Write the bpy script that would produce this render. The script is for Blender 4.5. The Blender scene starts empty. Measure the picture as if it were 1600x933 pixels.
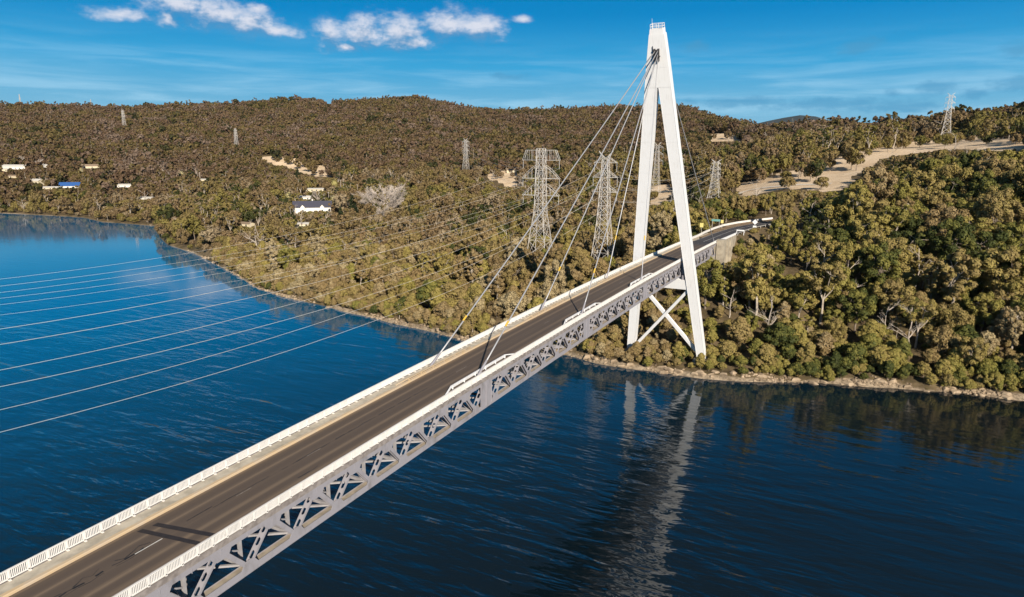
import bpy, math, random
import numpy as np
from mathutils import Vector, Matrix, noise as mnoise

RAD = math.radians
scene = bpy.context.scene
COL = scene.collection

# ---------------------------------------------------------------- camera
CAM = np.array([-197.661, -48.309, 62.794])
YAW, PIT, ROLL, FPX = 0.47262, -0.21231, 0.00507, 1054.716      # focal length in pixels of a 1600 px wide picture
_f = np.array([math.cos(PIT)*math.cos(YAW), math.cos(PIT)*math.sin(YAW), math.sin(PIT)])
_r = np.array([math.sin(YAW), -math.cos(YAW), 0.0])
_u = np.cross(_r, _f)
_r2 = math.cos(ROLL)*_r + math.sin(ROLL)*_u
_u2 = -math.sin(ROLL)*_r + math.cos(ROLL)*_u
cam_d = bpy.data.cameras.new('camera'); cam = bpy.data.objects.new('camera', cam_d); COL.objects.link(cam)
cam_d.sensor_width = 36.0; cam_d.lens = FPX/1600*36.0
cam_d.clip_start = 0.5; cam_d.clip_end = 40000
m = Matrix.Identity(4)
for i in range(3):
    m[i][0] = _r2[i]; m[i][1] = _u2[i]; m[i][2] = -_f[i]; m[i][3] = CAM[i]
cam.matrix_world = m
scene.camera = cam

# ---------------------------------------------------------------- light
SUN_DIR = Vector((-1.51, -1.42, 1.0)).normalized()               # towards the sun: behind the camera, to the right
SUN_EL = math.asin(SUN_DIR.z)
SUN_AZ = math.atan2(SUN_DIR.y, SUN_DIR.x)
sd = bpy.data.lights.new('sun', 'SUN'); sd.energy = 5.0; sd.angle = RAD(0.53); sd.color = (1.0, 0.90, 0.75)
so = bpy.data.objects.new('sun', sd); COL.objects.link(so)
so.rotation_euler = SUN_DIR.to_track_quat('Z', 'Y').to_euler(); so.location = (-200, -200, 300)

scene.view_settings.view_transform = 'Standard'
scene.view_settings.look = 'None'
scene.view_settings.exposure = 0.45
scene.view_settings.gamma = 1.0
scene.view_settings.use_curve_mapping = False
try:
    scene.cycles.use_denoising = True
    scene.cycles.max_bounces = 5
    scene.cycles.diffuse_bounces = 2
    scene.cycles.glossy_bounces = 3
    scene.cycles.caustics_reflective = False
    scene.cycles.caustics_refractive = False
except Exception:
    pass

def ray(px, py):
    d = (px-800)/FPX*_r2 - (py-466.5)/FPX*_u2 + _f
    return d/np.linalg.norm(d)

# ---------------------------------------------------------------- node helper
class NT:
    def __init__(s, nt):
        s.nt = nt; s.n = nt.nodes; s.l = nt.links
    def new(s, t, **k):
        n = s.n.new(t)
        for a, v in k.items(): setattr(n, a, v)
        return n
    def put(s, sock, v):
        if isinstance(v, bpy.types.NodeSocket): s.l.new(v, sock)
        else: sock.default_value = v
    def math(s, op, a, b=0.0, c=0.0, clamp=False):
        n = s.new('ShaderNodeMath', operation=op); n.use_clamp = clamp
        s.put(n.inputs[0], a); s.put(n.inputs[1], b); s.put(n.inputs[2], c)
        return n.outputs[0]
    def smooth(s, v, lo, hi):
        n = s.new('ShaderNodeMapRange', interpolation_type='SMOOTHSTEP')
        s.put(n.inputs['Value'], v); s.put(n.inputs['From Min'], lo); s.put(n.inputs['From Max'], hi)
        return n.outputs['Result']
    def mix(s, f, a, b, mode='MIX'):
        n = s.new('ShaderNodeMix', data_type='RGBA', blend_type=mode)
        s.put(n.inputs[0], f)
        for sock, v in ((n.inputs[6], a), (n.inputs[7], b)):
            if not isinstance(v, bpy.types.NodeSocket) and len(v) == 3: v = (*v, 1)
            s.put(sock, v)
        return n.outputs[2]
    def noise(s, vec, scale, detail=4.0, rough=0.5, dist=0.0, dim='3D'):
        n = s.new('ShaderNodeTexNoise', noise_dimensions=dim)
        if vec is not None: s.l.new(vec, n.inputs['Vector'])
        n.inputs['Scale'].default_value = scale; n.inputs['Detail'].default_value = detail
        n.inputs['Roughness'].default_value = rough; n.inputs['Distortion'].default_value = dist
        return n.outputs[0]
    def mapping(s, vec, scale=(1, 1, 1), rot=(0, 0, 0), loc=(0, 0, 0)):
        n = s.new('ShaderNodeMapping'); s.l.new(vec, n.inputs[0])
        n.inputs['Scale'].default_value = scale; n.inputs['Rotation'].default_value = rot; n.inputs['Location'].default_value = loc
        return n.outputs[0]
    def xyz(s, a, b, c):
        n = s.new('ShaderNodeCombineXYZ'); s.put(n.inputs[0], a); s.put(n.inputs[1], b); s.put(n.inputs[2], c)
        return n.outputs[0]

# ---------------------------------------------------------------- sky
world = bpy.data.worlds.new('World'); scene.world = world; world.use_nodes = True
W = NT(world.node_tree); W.n.clear()
sky = W.new('ShaderNodeTexSky', sky_type='NISHITA')
sky.sun_disc = False; sky.sun_elevation = SUN_EL
sky.sun_rotation = math.pi/2 - SUN_AZ
sky.altitude = 60; sky.air_density = 1.0; sky.dust_density = 0.6; sky.ozone_density = 3.0
hsv = W.new('ShaderNodeHueSaturation'); W.l.new(sky.outputs[0], hsv.inputs['Color'])
hsv.inputs['Hue'].default_value = 0.478; hsv.inputs['Saturation'].default_value = 1.55; hsv.inputs['Value'].default_value = 1.0
SKYSTR = 0.12
tc = W.new('ShaderNodeTexCoord'); DIR = tc.outputs['Generated']
sep = W.new('ShaderNodeSeparateXYZ'); W.l.new(DIR, sep.inputs[0])
AZ = W.math('ARCTAN2', sep.outputs[1], sep.outputs[0])
EL = W.math('ARCSINE', sep.outputs[2])
def azel(px, py):
    d = ray(px, py); return math.atan2(d[1], d[0]), math.asin(d[2])
CL = [(285, 8, 55, 22), (340, 22, 60, 24), (390, 38, 50, 20), (430, 48, 42, 11), (262, 28, 16, 13), (183, 23, 42, 10),
      (518, 55, 26, 26), (565, 50, 48, 26), (625, 48, 52, 28), (655, 66, 42, 13), (540, 74, 22, 9),
      (700, 38, 45, 25), (750, 42, 46, 25), (818, 30, 18, 7), (402, 13, 18, 9)]
CD = [(1150, 160, 110, 9), (1290, 163, 130, 10), (1400, 168, 90, 8), (1347, 72, 32, 12), (1085, 73, 26, 9), (1468, 136, 32, 10), (1523, 146, 22, 9), (1395, 146, 11, 8), (795, 120, 30, 7), (1590, 130, 40, 12), (1592, 75, 20, 14)]
def blobs(lst, el):
    out = None
    for px, py, rx, ry in lst:
        a, e = azel(px, py)
        u = W.math('DIVIDE', W.math('SUBTRACT', AZ, a), rx/1054*1.24)
        v = W.math('DIVIDE', W.math('SUBTRACT', el, e), ry/1054*1.24)
        d = W.math('SQRT', W.math('ADD', W.math('MULTIPLY', u, u), W.math('MULTIPLY', v, v)))
        k = W.math('SUBTRACT', 1.0, d)
        out = k if out is None else W.math('SMOOTH_MAX', out, k, 0.25)
    return out
def density(lst, dy, lo, hi, amp):
    el = W.math('ADD', EL, dy) if dy else EL
    vec = W.xyz(W.math('MULTIPLY', AZ, 1.0), W.math('MULTIPLY', el, 1.7), 0.0)
    n = W.noise(vec, 26.0, 6.0, 0.6)
    n2 = W.noise(vec, 90.0, 4.0, 0.6)
    t = W.math('ADD', blobs(lst, el), W.math('MULTIPLY', W.math('SUBTRACT', n, 0.5), amp))
    t = W.math('ADD', t, W.math('MULTIPLY', W.math('SUBTRACT', n2, 0.5), amp*0.4))
    return W.smooth(t, lo, hi)
dA = density(CL, 0.0, 0.02, 1.05, 1.5)
dB = density(CL, 0.014, 0.02, 1.0, 1.5)
lit = W.math('ADD', 0.46, W.math('MULTIPLY', W.math('SUBTRACT', dA, dB), 1.25), clamp=True)
k = 1/SKYSTR
ccol = W.mix(lit, (0.10*k, 0.23*k, 0.40*k), (0.56*k, 0.575*k, 0.64*k))
# pale high veil towards the horizon, streaked along it
svec = W.xyz(W.math('MULTIPLY', AZ, 2.2), W.math('MULTIPLY', EL, 24.0), 3.0)
st = W.smooth(W.noise(svec, 2.6, 5.0, 0.55, 0.4), 0.38, 0.75)
band = W.math('MULTIPLY', W.smooth(EL, -0.02, 0.03), W.math('SUBTRACT', 1.0, W.smooth(EL, 0.06, 0.17)))
veil = W.math('MULTIPLY', W.math('MULTIPLY', st, band), 0.40)
horiz = W.math('SUBTRACT', 1.0, W.smooth(EL, 0.0, 0.30))
gr_ = W.new('ShaderNodeValToRGB'); W.l.new(W.math('DIVIDE', EL, 1.5708, clamp=True), gr_.inputs[0])
ce = gr_.color_ramp.elements
SK = [(0.0, (0.34, 0.58, 0.74)), (0.035, (0.19, 0.50, 0.72)), (0.075, (0.040, 0.39, 0.71)), (0.118, (0.0, 0.250, 0.59)), (0.15, (0.0, 0.205, 0.52)), (0.25, (0.004, 0.15, 0.38)), (0.36, (0.045, 0.085, 0.15)), (1.0, (0.10, 0.125, 0.17))]
ce[0].position = 0.0; ce[0].color = (*SK[0][1], 1); ce[1].position = 1.0; ce[1].color = (*SK[-1][1], 1)
for p_, c_ in SK[1:-1]:
    e_ = ce.new(p_); e_.color = (*c_, 1)
base = W.mix(0.99, hsv.outputs[0], W.mix(1.0, gr_.outputs[0], (k*0.68, k*0.70, k*0.72), 'MULTIPLY'))
c1 = W.mix(veil, base, (0.40*k, 0.62*k, 0.76*k))
dD = density(CD, 0.0, 0.05, 0.9, 1.9)
c2 = W.mix(W.math('MULTIPLY', dD, 0.60), c1, (0.055*k, 0.24*k, 0.42*k))
c3 = W.mix(W.math('MULTIPLY', dA, 0.93), c2, ccol)
bg = W.new('ShaderNodeBackground'); W.l.new(c3, bg.inputs[0]); bg.inputs[1].default_value = SKYSTR
wo = W.new('ShaderNodeOutputWorld'); W.l.new(bg.outputs[0], wo.inputs[0])

# ---------------------------------------------------------------- materials
MATS = {}
def material(name, color, rough=0.7, metal=0.0, var=0.0, scale=1.0, spec=0.3, bump=0.0, bscale=8.0, color2=None):
    mt = bpy.data.materials.new(name); mt.use_nodes = True
    T = NT(mt.node_tree); b = T.n['Principled BSDF']
    b.inputs['Roughness'].default_value = rough; b.inputs['Metallic'].default_value = metal
    b.inputs['Specular IOR Level'].default_value = spec
    co = T.new('ShaderNodeTexCoord').outputs['Object']
    if var or color2:
        n = T.noise(co, scale, 5.0, 0.6)
        c2 = color2 or tuple(c*(1-var) for c in color)
        T.l.new(T.mix(T.smooth(n, 0.35, 0.68), color, c2), b.inputs['Base Color'])
    else:
        b.inputs['Base Color'].default_value = (*color, 1)
    if bump:
        bn = T.new('ShaderNodeBump'); T.l.new(T.noise(co, bscale, 5.0, 0.6), bn.inputs['Height'])
        bn.inputs['Strength'].default_value = bump; T.l.new(bn.outputs[0], b.inputs['Normal'])
    MATS[name] = mt
    return mt
def streaked(name, c1, c2, rough, sc):
    """painted steel: vertical run-off streaks and faint plate joints"""
    mt = material(name, c1, rough)
    T = NT(mt.node_tree); b = T.n['Principled BSDF']
    co = T.new('ShaderNodeTexCoord').outputs['Object']
    n = T.noise(T.mapping(co, sc), 1.0, 5.0, 0.6)
    n2 = T.noise(co, 0.35, 3.0, 0.5)
    f = T.math('MULTIPLY', T.smooth(n, 0.45, 0.75), T.smooth(n2, 0.3, 0.6))
    T.l.new(T.mix(f, c1, c2), b.inputs['Base Color'])
    return mt
M_TOWER = streaked('white_painted_steel', (0.81, 0.81, 0.825), (0.71, 0.70, 0.70), 0.45, (1.5, 3.0, 0.08))
M_GREY = streaked('grey_painted_steel', (0.305, 0.293, 0.325), (0.21, 0.197, 0.205), 0.5, (0.9, 0.9, 0.5))
M_GREYD = material('grey_steel_inner', (0.36, 0.345, 0.36), 0.55, var=0.25, scale=0.8)
M_CREAM = material('dusty_chord_top', (0.42, 0.36, 0.29), 0.8, var=0.3, scale=1.2)
M_RAIL = material('white_railing_paint', (0.82, 0.79, 0.76), 0.5, var=0.12, scale=0.8)
M_CONC = material('footpath_concrete', (0.54, 0.485, 0.40), 0.85, scale=0.7, color2=(0.36, 0.32, 0.26), bump=0.15)
M_KERB = material('pale_yellow_kerb', (0.58, 0.435, 0.27), 0.8, scale=0.6, color2=(0.53, 0.43, 0.32))
M_EDGE = material('slab_edge_concrete', (0.31, 0.275, 0.26), 0.85, scale=1.4, color2=(0.19, 0.165, 0.155), bump=0.1)
M_ABUT = material('abutment_concrete', (0.42, 0.37, 0.29), 0.85, scale=0.5, color2=(0.28, 0.24, 0.19), bump=0.15)
M_CABLE = material('cable_grey', (0.42, 0.42, 0.44), 0.45, 0.3)
M_YEL = material('yellow_paint', (0.62, 0.40, 0.06), 0.5)
M_DARK = material('dark_steel', (0.06, 0.06, 0.065), 0.5)
M_PYL = material('galvanised_steel', (0.66, 0.62, 0.58), 0.5, 0.15, var=0.2, scale=0.4)
M_INS = material('insulator_glass', (0.55, 0.55, 0.55), 0.3)
M_WIRE = material('conductor_wire', (0.68, 0.63, 0.57), 0.5, 0.1)
M_BARK = material('pale_bark', (0.50, 0.43, 0.35), 0.9, scale=0.9, color2=(0.30, 0.25, 0.20))
M_BARKD = material('brown_bark', (0.17, 0.13, 0.10), 0.9, scale=0.9, color2=(0.26, 0.215, 0.17))
M_DEAD = material('bleached_wood', (0.55, 0.48, 0.41), 0.9, scale=0.9, color2=(0.36, 0.30, 0.25))
M_BLOSSOM = material('grey_twigs', (0.60, 0.52, 0.46), 0.9, scale=0.9, color2=(0.45, 0.385, 0.335))
M_ROCK = material('shore_rock', (0.44, 0.335, 0.23), 0.9, scale=0.30, color2=(0.15, 0.11, 0.075), bump=0.4, bscale=3)
M_WALLW = material('white_render', (0.78, 0.75, 0.70), 0.8, var=0.1)
M_WALLC = material('cream_weatherboard', (0.66, 0.58, 0.42), 0.8, var=0.1)
M_ROOFD = material('dark_slate_roof', (0.06, 0.06, 0.085), 0.6)
M_ROOFB = material('blue_roof', (0.035, 0.11, 0.33), 0.5)
M_ROOFW = material('pale_metal_roof', (0.66, 0.63, 0.58), 0.5, var=0.1)
M_ROOFN = material('brown_roof', (0.28, 0.21, 0.15), 0.7)
M_GLASS = material('window_glass', (0.03, 0.04, 0.05), 0.1, spec=0.6)
M_SIGNW = material('white_sign', (0.8, 0.8, 0.8), 0.5)
M_SIGNG = material('green_sign', (0.16, 0.36, 0.33), 0.5)
M_SIGNY = material('yellow_sign', (0.72, 0.62, 0.22), 0.5)
M_MARK = material('road_paint', (0.72, 0.70, 0.66), 0.7, var=0.25, scale=2.0)
M_SEAL = material('bitumen_seal', (0.022, 0.02, 0.02), 0.5)
M_SHADOW = material('painted_road_shadow', (0.036, 0.030, 0.031), 0.7, var=0.2, scale=2)  # dark tone standing in for a shadow cast on the road
M_TRACK = material('pale_gravel', (0.80, 0.70, 0.58), 0.95, var=0.2, scale=0.3)

def mat_asphalt():
    mt = material('asphalt', (0.1, 0.1, 0.1), 0.85); T = NT(mt.node_tree); b = T.n['Principled BSDF']
    co = T.new('ShaderNodeTexCoord').outputs['UV']                # u along the road, v = metres from its centre line
    sp = T.new('ShaderNodeSeparateXYZ'); T.l.new(co, sp.inputs[0])
    v = T.math('ABSOLUTE', sp.outputs[1])
    wob = T.math('MULTIPLY', T.math('SUBTRACT', T.noise(T.mapping(co, (0.05, 0.0, 0)), 1.0, 2.0), 0.5), 0.35)
    v = T.math('ADD', v, wob)
    def bump(c, w):
        d = T.math('DIVIDE', T.math('SUBTRACT', v, c), w)
        return T.math('POWER', 2.718, T.math('MULTIPLY', T.math('MULTIPLY', d, d), -1.0))
    strip = T.math('MAXIMUM', bump(1.62, 0.26), T.math('MULTIPLY', bump(3.15, 0.35), 0.9))
    strip = T.math('ADD', strip, T.math('MULTIPLY', bump(0.25, 0.25), 0.18))
    grain = T.noise(T.mapping(co, (0.10, 3.0, 1)), 1.0, 5.0, 0.6)
    strip = T.math('MULTIPLY', strip, T.smooth(grain, 0.15, 0.75))
    c = T.mix(strip, (0.105, 0.078, 0.062), (0.250, 0.182, 0.125))
    n = T.noise(T.mapping(co, (0.25, 1.2, 1)), 1.0, 6.0, 0.65)
    c = T.mix(T.math('MULTIPLY', T.smooth(n, 0.5, 0.8), 0.35), c, (0.060, 0.050, 0.045))
    n = T.noise(co, 9.0, 3.0, 0.7)
    c = T.mix(T.math('MULTIPLY', n, 0.25), c, (0.07, 0.06, 0.054))
    # the newer, darker surface beyond the bridge
    c = T.mix(T.smooth(sp.outputs[0], 17.0, 18.0), c, T.mix(n, (0.048, 0.044, 0.047), (0.085, 0.078, 0.078)))
    T.l.new(c, b.inputs['Base Color'])
    return mt
M_ASPH = mat_asphalt()

def mat_leaf(name, ramp, trans=0.12):
    mt = bpy.data.materials.new(name); mt.use_nodes = True
    T = NT(mt.node_tree); b = T.n['Principled BSDF']
    at = T.new('ShaderNodeAttribute', attribute_type='INSTANCER', attribute_name='tint')
    cl = T.new('ShaderNodeAttribute', attribute_type='GEOMETRY', attribute_name='clump')
    f = T.math('ADD', at.outputs['Fac'], T.math('MULTIPLY', T.math('SUBTRACT', cl.outputs['Fac'], 0.5), 0.22), clamp=True)
    r = T.new('ShaderNodeValToRGB'); T.l.new(f, r.inputs[0])
    e = r.color_ramp.elements
    e[0].position = ramp[0][0]; e[0].color = (*ramp[0][1], 1)
    e[1].position = ramp[-1][0]; e[1].color = (*ramp[-1][1], 1)
    for p, c in ramp[1:-1]:
        x = e.new(p); x.color = (*c, 1)
    T.l.new(r.outputs[0], b.inputs['Base Color'])
    b.inputs['Roughness'].default_value = 0.6; b.inputs['Specular IOR Level'].default_value = 0.1
    MATS[name] = mt
    return mt
RAMP = [(0.0, (0.048, 0.058, 0.018)), (0.06, (0.075, 0.085, 0.024)), (0.2, (0.205, 0.184, 0.046)), (0.42, (0.275, 0.220, 0.066)),
        (0.62, (0.245, 0.184, 0.074)), (0.82, (0.238, 0.165, 0.078)), (1.0, (0.350, 0.278, 0.155))]
M_LEAF = mat_leaf('eucalypt_leaves', RAMP)
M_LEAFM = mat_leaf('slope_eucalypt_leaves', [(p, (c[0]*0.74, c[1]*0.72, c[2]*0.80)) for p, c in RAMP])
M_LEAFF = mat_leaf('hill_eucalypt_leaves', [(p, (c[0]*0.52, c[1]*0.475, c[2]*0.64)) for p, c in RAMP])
M_PINE = mat_leaf('pine_needles', [(0.0, (0.020, 0.030, 0.012)), (1.0, (0.045, 0.055, 0.022))])
M_BLONDE = mat_leaf('pale_yellow_leaves', [(0.0, (0.33, 0.29, 0.10)), (1.0, (0.38, 0.33, 0.20))])

# ---------------------------------------------------------------- object helpers
def tag(o, label=None, cat=None, group=None, kind=None):
    if label: o['label'] = label
    if cat: o['category'] = cat
    if group: o['group'] = group
    if kind: o['kind'] = kind
    return o
def empty(name, loc=(0, 0, 0), label=None, cat=None, group=None, rz=0.0, scale=1.0):
    o = bpy.data.objects.new(name, None); COL.objects.link(o); o.empty_display_size = 0.5
    o.location = loc; o.rotation_euler = (0, 0, rz); o.scale = (scale,)*3
    return tag(o, label, cat, group)
def link(name, me, parent=None):
    o = bpy.data.objects.new(name, me); COL.objects.link(o)
    if parent is not None: o.parent = parent
    return o

class MB:
    def __init__(s): s.v = []; s.f = []; s.mi = []; s.m = 0
    def face(s, pts):
        i = len(s.v); s.v += [tuple(p) for p in pts]; s.f.append(tuple(range(i, i+len(pts)))); s.mi.append(s.m)
    def hexa(s, p):                        # 8 corners: bottom ring then top ring
        i = len(s.v); s.v += [tuple(map(float, q)) for q in p]
        for a in ((3, 2, 1, 0), (4, 5, 6, 7), (0, 1, 5, 4), (1, 2, 6, 5), (2, 3, 7, 6), (3, 0, 4, 7)):
            s.f.append(tuple(i+k for k in a)); s.mi.append(s.m)
    def box(s, x0, x1, y0, y1, z0, z1):
        s.hexa([(x0, y0, z0), (x1, y0, z0), (x1, y1, z0), (x0, y1, z0), (x0, y0, z1), (x1, y0, z1), (x1, y1, z1), (x0, y1, z1)])
    def beam(s, a, b, w, h, up=(0, 0, 1), w2=None, h2=None):
        a = Vector(a); b = Vector(b); d = (b-a).normalized(); up = Vector(up)
        if abs(d.dot(up)) > 0.98: up = Vector((0, 1, 0)) if abs(d.y) < 0.9 else Vector((1, 0, 0))
        r = d.cross(up).normalized(); u = r.cross(d)
        w2 = w if w2 is None else w2; h2 = h if h2 is None else h2
        p = []
        for c, ww, hh in ((a, w, h), (b, w2, h2)):
            p += [c - r*ww/2 - u*hh/2, c + r*ww/2 - u*hh/2, c + r*ww/2 + u*hh/2, c - r*ww/2 + u*hh/2]
        s.hexa(p)
    def tube(s, pts, rads, n=6, cap=True):
        pts = [Vector(p) for p in pts]; base = len(s.v)
        t = (pts[1]-pts[0]).normalized(); ref = Vector((0, 0, 1)) if abs(t.z) < 0.9 else Vector((1, 0, 0))
        for i, p in enumerate(pts):
            if i == 0: t = pts[1]-pts[0]
            elif i == len(pts)-1: t = pts[-1]-pts[-2]
            else: t = pts[i+1]-pts[i-1]
            t = t.normalized(); r = t.cross(ref)
            if r.length < 1e-4: r = t.cross(Vector((0, 1, 0)))
            r.normalize(); u = r.cross(t)
            for k in range(n):
                a = 2*math.pi*k/n
                s.v.append(tuple(p + (r*math.cos(a) + u*math.sin(a))*rads[i]))
        for i in range(len(pts)-1):
            for k in range(n):
                s.f.append((base+i*n+k, base+i*n+(k+1) % n, base+(i+1)*n+(k+1) % n, base+(i+1)*n+k)); s.mi.append(s.m)
        if cap:
            s.f.append(tuple(base+k for k in reversed(range(n)))); s.mi.append(s.m)
            s.f.append(tuple(base+(len(pts)-1)*n+k for k in range(n))); s.mi.append(s.m)
    def mesh(s, name, mats):
        me = bpy.data.meshes.new(name); me.from_pydata(s.v, [], s.f)
        for mt in (mats if isinstance(mats, (list, tuple)) else [mats]): me.materials.append(mt)
        if any(s.mi): me.polygons.foreach_set('material_index', s.mi)
        me.update()
        return me
    def obj(s, name, mats, parent=None, smooth=False):
        me = s.mesh(name, mats)
        if smooth: me.polygons.foreach_set('use_smooth', [True]*len(me.polygons))
        return link(name, me, parent)

def grid_mesh(name, V, ni, nj, mats, uv=None):
    me = bpy.data.meshes.new(name)
    idx = np.arange(ni*nj).reshape(ni, nj)
    q = np.stack([idx[:-1, :-1], idx[1:, :-1], idx[1:, 1:], idx[:-1, 1:]], -1).reshape(-1, 4)
    me.vertices.add(len(V)); me.vertices.foreach_set('co', np.asarray(V, np.float32).ravel())
    me.loops.add(q.size); me.loops.foreach_set('vertex_index', q.ravel().astype(np.int32))
    me.polygons.add(len(q)); me.polygons.foreach_set('loop_start', np.arange(0, q.size, 4, dtype=np.int32))
    me.polygons.foreach_set('loop_total', np.full(len(q), 4, np.int32))
    if uv is not None:
        l = me.uv_layers.new(name='UVMap'); l.data.foreach_set('uv', np.asarray(uv, np.float32)[q.ravel()].ravel())
    me.materials.append(mats); me.update(calc_edges=True); me.validate()
    return me

# ---------------------------------------------------------------- deck line
def dz(x):                                     # road surface height along the bridge (gentle crest)
    x = np.asarray(x, float)
    xc = np.minimum(x, 60.0)
    return 34 - 1.0756 - 0.00876*xc - 9.753e-5*xc*xc
def Z(x): return float(dz(x))
def road_at(px, py, off=0.0):
    d = ray(px, py); t = (33+off-CAM[2])/d[2]
    for _ in range(30):
        X = CAM[0]+t*d[0]; t -= ((CAM[2]+t*d[2])-(Z(X)+off))/(d[2]+(0.00876+2*9.753e-5*X)*d[0])
    return CAM+t*d
# centre line of the approach road beyond the bridge: it bends away to the right
CLX = np.array([-400, 45, 60, 75, 90, 105, 120, 135, 150, 170, 200, 240, 300.])
CLY = np.array([0, 0, -0.5, -1.3, -2.6, -4.7, -8.2, -13.3, -20, -31, -50, -78, -120.])

# ---------------------------------------------------------------- terrain
SHORE = [(-900, 330), (-300, 331), (0, 333), (60, 336), (130, 340), (160, 347), (240, 353), (246, 354), (248, 370), (262, 383), (300, 395),
         (350, 420), (400, 450), (440, 463), (500, 478), (560, 492), (620, 506), (680, 520), (715, 530), (800, 545), (885, 554), (910, 561),
         (930, 566), (955, 570), (1000, 578), (1050, 585), (1100, 590), (1160, 594), (1240, 598), (1290, 600), (1400, 605), (1450, 612),
         (1500, 613), (1560, 620), (1600, 625), (2000, 640), (2600, 640)]
def horiz(px, py):
    d = ray(px, py); h = math.hypot(d[0], d[1]); return math.atan2(d[1], d[0]), d[2]/h
def az_of(px): return horiz(px, 300)[0]
S_AZ, S_D = [], []
for px, py in SHORE:
    if -300 < px < 1700: a, s_ = horiz(px, py); dd = CAM[2]/-s_
    else: a = az_of(px); dd = {-900: 700, -300: 860, 2000: 238, 2600: 262}[px]
    S_AZ.append(a); S_D.append(dd)
o_ = np.argsort(S_AZ); S_AZ = np.array(S_AZ)[o_]; S_D = np.array(S_D)[o_]
TH = 14.0
# per picture column: ('y', distance, row of the canopy there) or ('z', distance, ground height)
PROF = {
 -700: [('z', 860, 3), ('z', 1000, 14), ('z', 1400, 60), ('z', 2300, 190), ('z', 2700, 215), ('z', 4000, 120)],
 0: [('z', 885, 3), ('z', 930, 8), ('y', 1020, 286), ('y', 1150, 264), ('y', 1400, 240), ('y', 1750, 211), ('y', 2150, 184), ('y', 2450, 168), ('z', 3200, 150), ('z', 6000, 60)],
 246: [('z', 660, 2), ('y', 700, 330), ('y', 780, 312), ('y', 920, 290), ('y', 1120, 262), ('y', 1400, 234), ('y', 1800, 203), ('y', 2350, 169), ('z', 3100, 150), ('z', 6000, 60)],
 330: [('z', 470, 4), ('y', 520, 366), ('y', 600, 335), ('y', 720, 310), ('y', 900, 284), ('y', 1120, 258), ('y', 1400, 230), ('y', 1800, 198), ('y', 2350, 166), ('z', 3100, 150), ('z', 6000, 60)],
 500: [('z', 305, 4), ('y', 345, 425), ('y', 420, 380), ('y', 520, 340), ('y', 680, 306), ('y', 850, 278), ('y', 1050, 250), ('y', 1350, 220), ('y', 1800, 186), ('y', 2300, 157), ('z', 3000, 170), ('z', 6000, 60)],
 640: [('z', 262, 4), ('y', 300, 462), ('y', 360, 410), ('y', 440, 368), ('y', 540, 335), ('y', 680, 302), ('y', 850, 272), ('y', 1050, 244), ('y', 1350, 214), ('y', 1800, 179), ('y', 2200, 152), ('z', 3000, 170), ('z', 6000, 60)],
 760: [('z', 245, 5), ('z', 275, 9), ('z', 320, 14), ('y', 430, 368), ('y', 540, 332), ('y', 700, 298), ('y', 900, 264), ('y', 1200, 230), ('y', 1600, 198), ('y', 2000, 171), ('z', 2800, 150), ('z', 6000, 60)],
 940: [('z', 220, 4), ('z', 260, 9), ('z', 300, 14), ('z', 330, 15), ('y', 430, 362), ('y', 560, 322), ('y', 720, 286), ('y', 950, 248), ('y', 1300, 213), ('y', 1700, 185), ('y', 2000, 167), ('z', 2800, 150), ('z', 6000, 60)],
 1060: [('z', 212, 3), ('z', 230, 8), ('z', 262, 20), ('z', 290, 23), ('z', 340, 22), ('z', 430, 28), ('y', 560, 300), ('y', 720, 268), ('y', 950, 238), ('y', 1300, 205), ('y', 1700, 181), ('y', 2000, 168), ('z', 2800, 140), ('z', 6000, 60)],
 1130: [('z', 210, 2.5), ('z', 225, 7), ('z', 255, 17), ('z', 285, 29), ('z', 320, 31), ('z', 380, 29), ('z', 450, 33), ('z', 600, 45), ('z', 760, 55), ('y', 950, 232), ('y', 1250, 204), ('y', 1500, 182), ('z', 2300, 120), ('z', 6000, 60)],
 1250: [('z', 215, 3), ('z', 235, 10), ('z', 262, 20), ('z', 300, 30), ('z', 340, 34), ('z', 400, 38), ('z', 470, 43), ('z', 560, 52), ('z', 660, 60), ('y', 800, 222), ('y', 1000, 198), ('y', 1100, 190), ('z', 1600, 70), ('z', 6000, 40)],
 1400: [('z', 226, 4), ('z', 245, 11), ('z', 270, 20), ('z', 310, 31), ('z', 400, 43), ('z', 490, 51), ('z', 560, 59), ('z', 640, 66), ('y', 760, 212), ('y', 900, 190), ('y', 980, 182), ('z', 1400, 80), ('z', 6000, 40)],
 1600: [('z', 232, 3), ('z', 250, 10), ('z', 290, 25), ('z', 360, 42), ('z', 460, 56), ('z', 560, 69), ('z', 640, 77), ('y', 760, 192), ('y', 900, 170), ('y', 960, 166), ('z', 1400, 90), ('z', 6000, 40)],
 2100: [('z', 255, 4), ('z', 340, 32), ('z', 560, 66), ('z', 900, 110), ('z', 1400, 100), ('z', 6000, 40)],
 2700: [('z', 290, 4), ('z', 400, 30), ('z', 900, 80), ('z', 6000, 40)],
}
DG = np.concatenate([np.arange(180, 700, 5.0), np.arange(700, 3000, 20.0), np.arange(3000, 6100, 100.0)])
P_AZ, P_Z = [], []
for px in sorted(PROF, reverse=True):
    D_, Z_ = [150.0], [0.5]
    for t, d_, v in PROF[px]:
        D_.append(d_); Z_.append(v if t == 'z' else CAM[2] + d_*horiz(px, v)[1] - TH)
    zz = np.interp(DG, D_, Z_)
    ker = np.array([1, 2, 3, 2, 1.]); ker /= ker.sum()
    zz = np.convolve(np.pad(zz, 2, mode='edge'), ker, 'valid')
    P_AZ.append(az_of(px)); P_Z.append(zz)
P_AZ = np.array(P_AZ); P_Z = np.array(P_Z)
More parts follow.
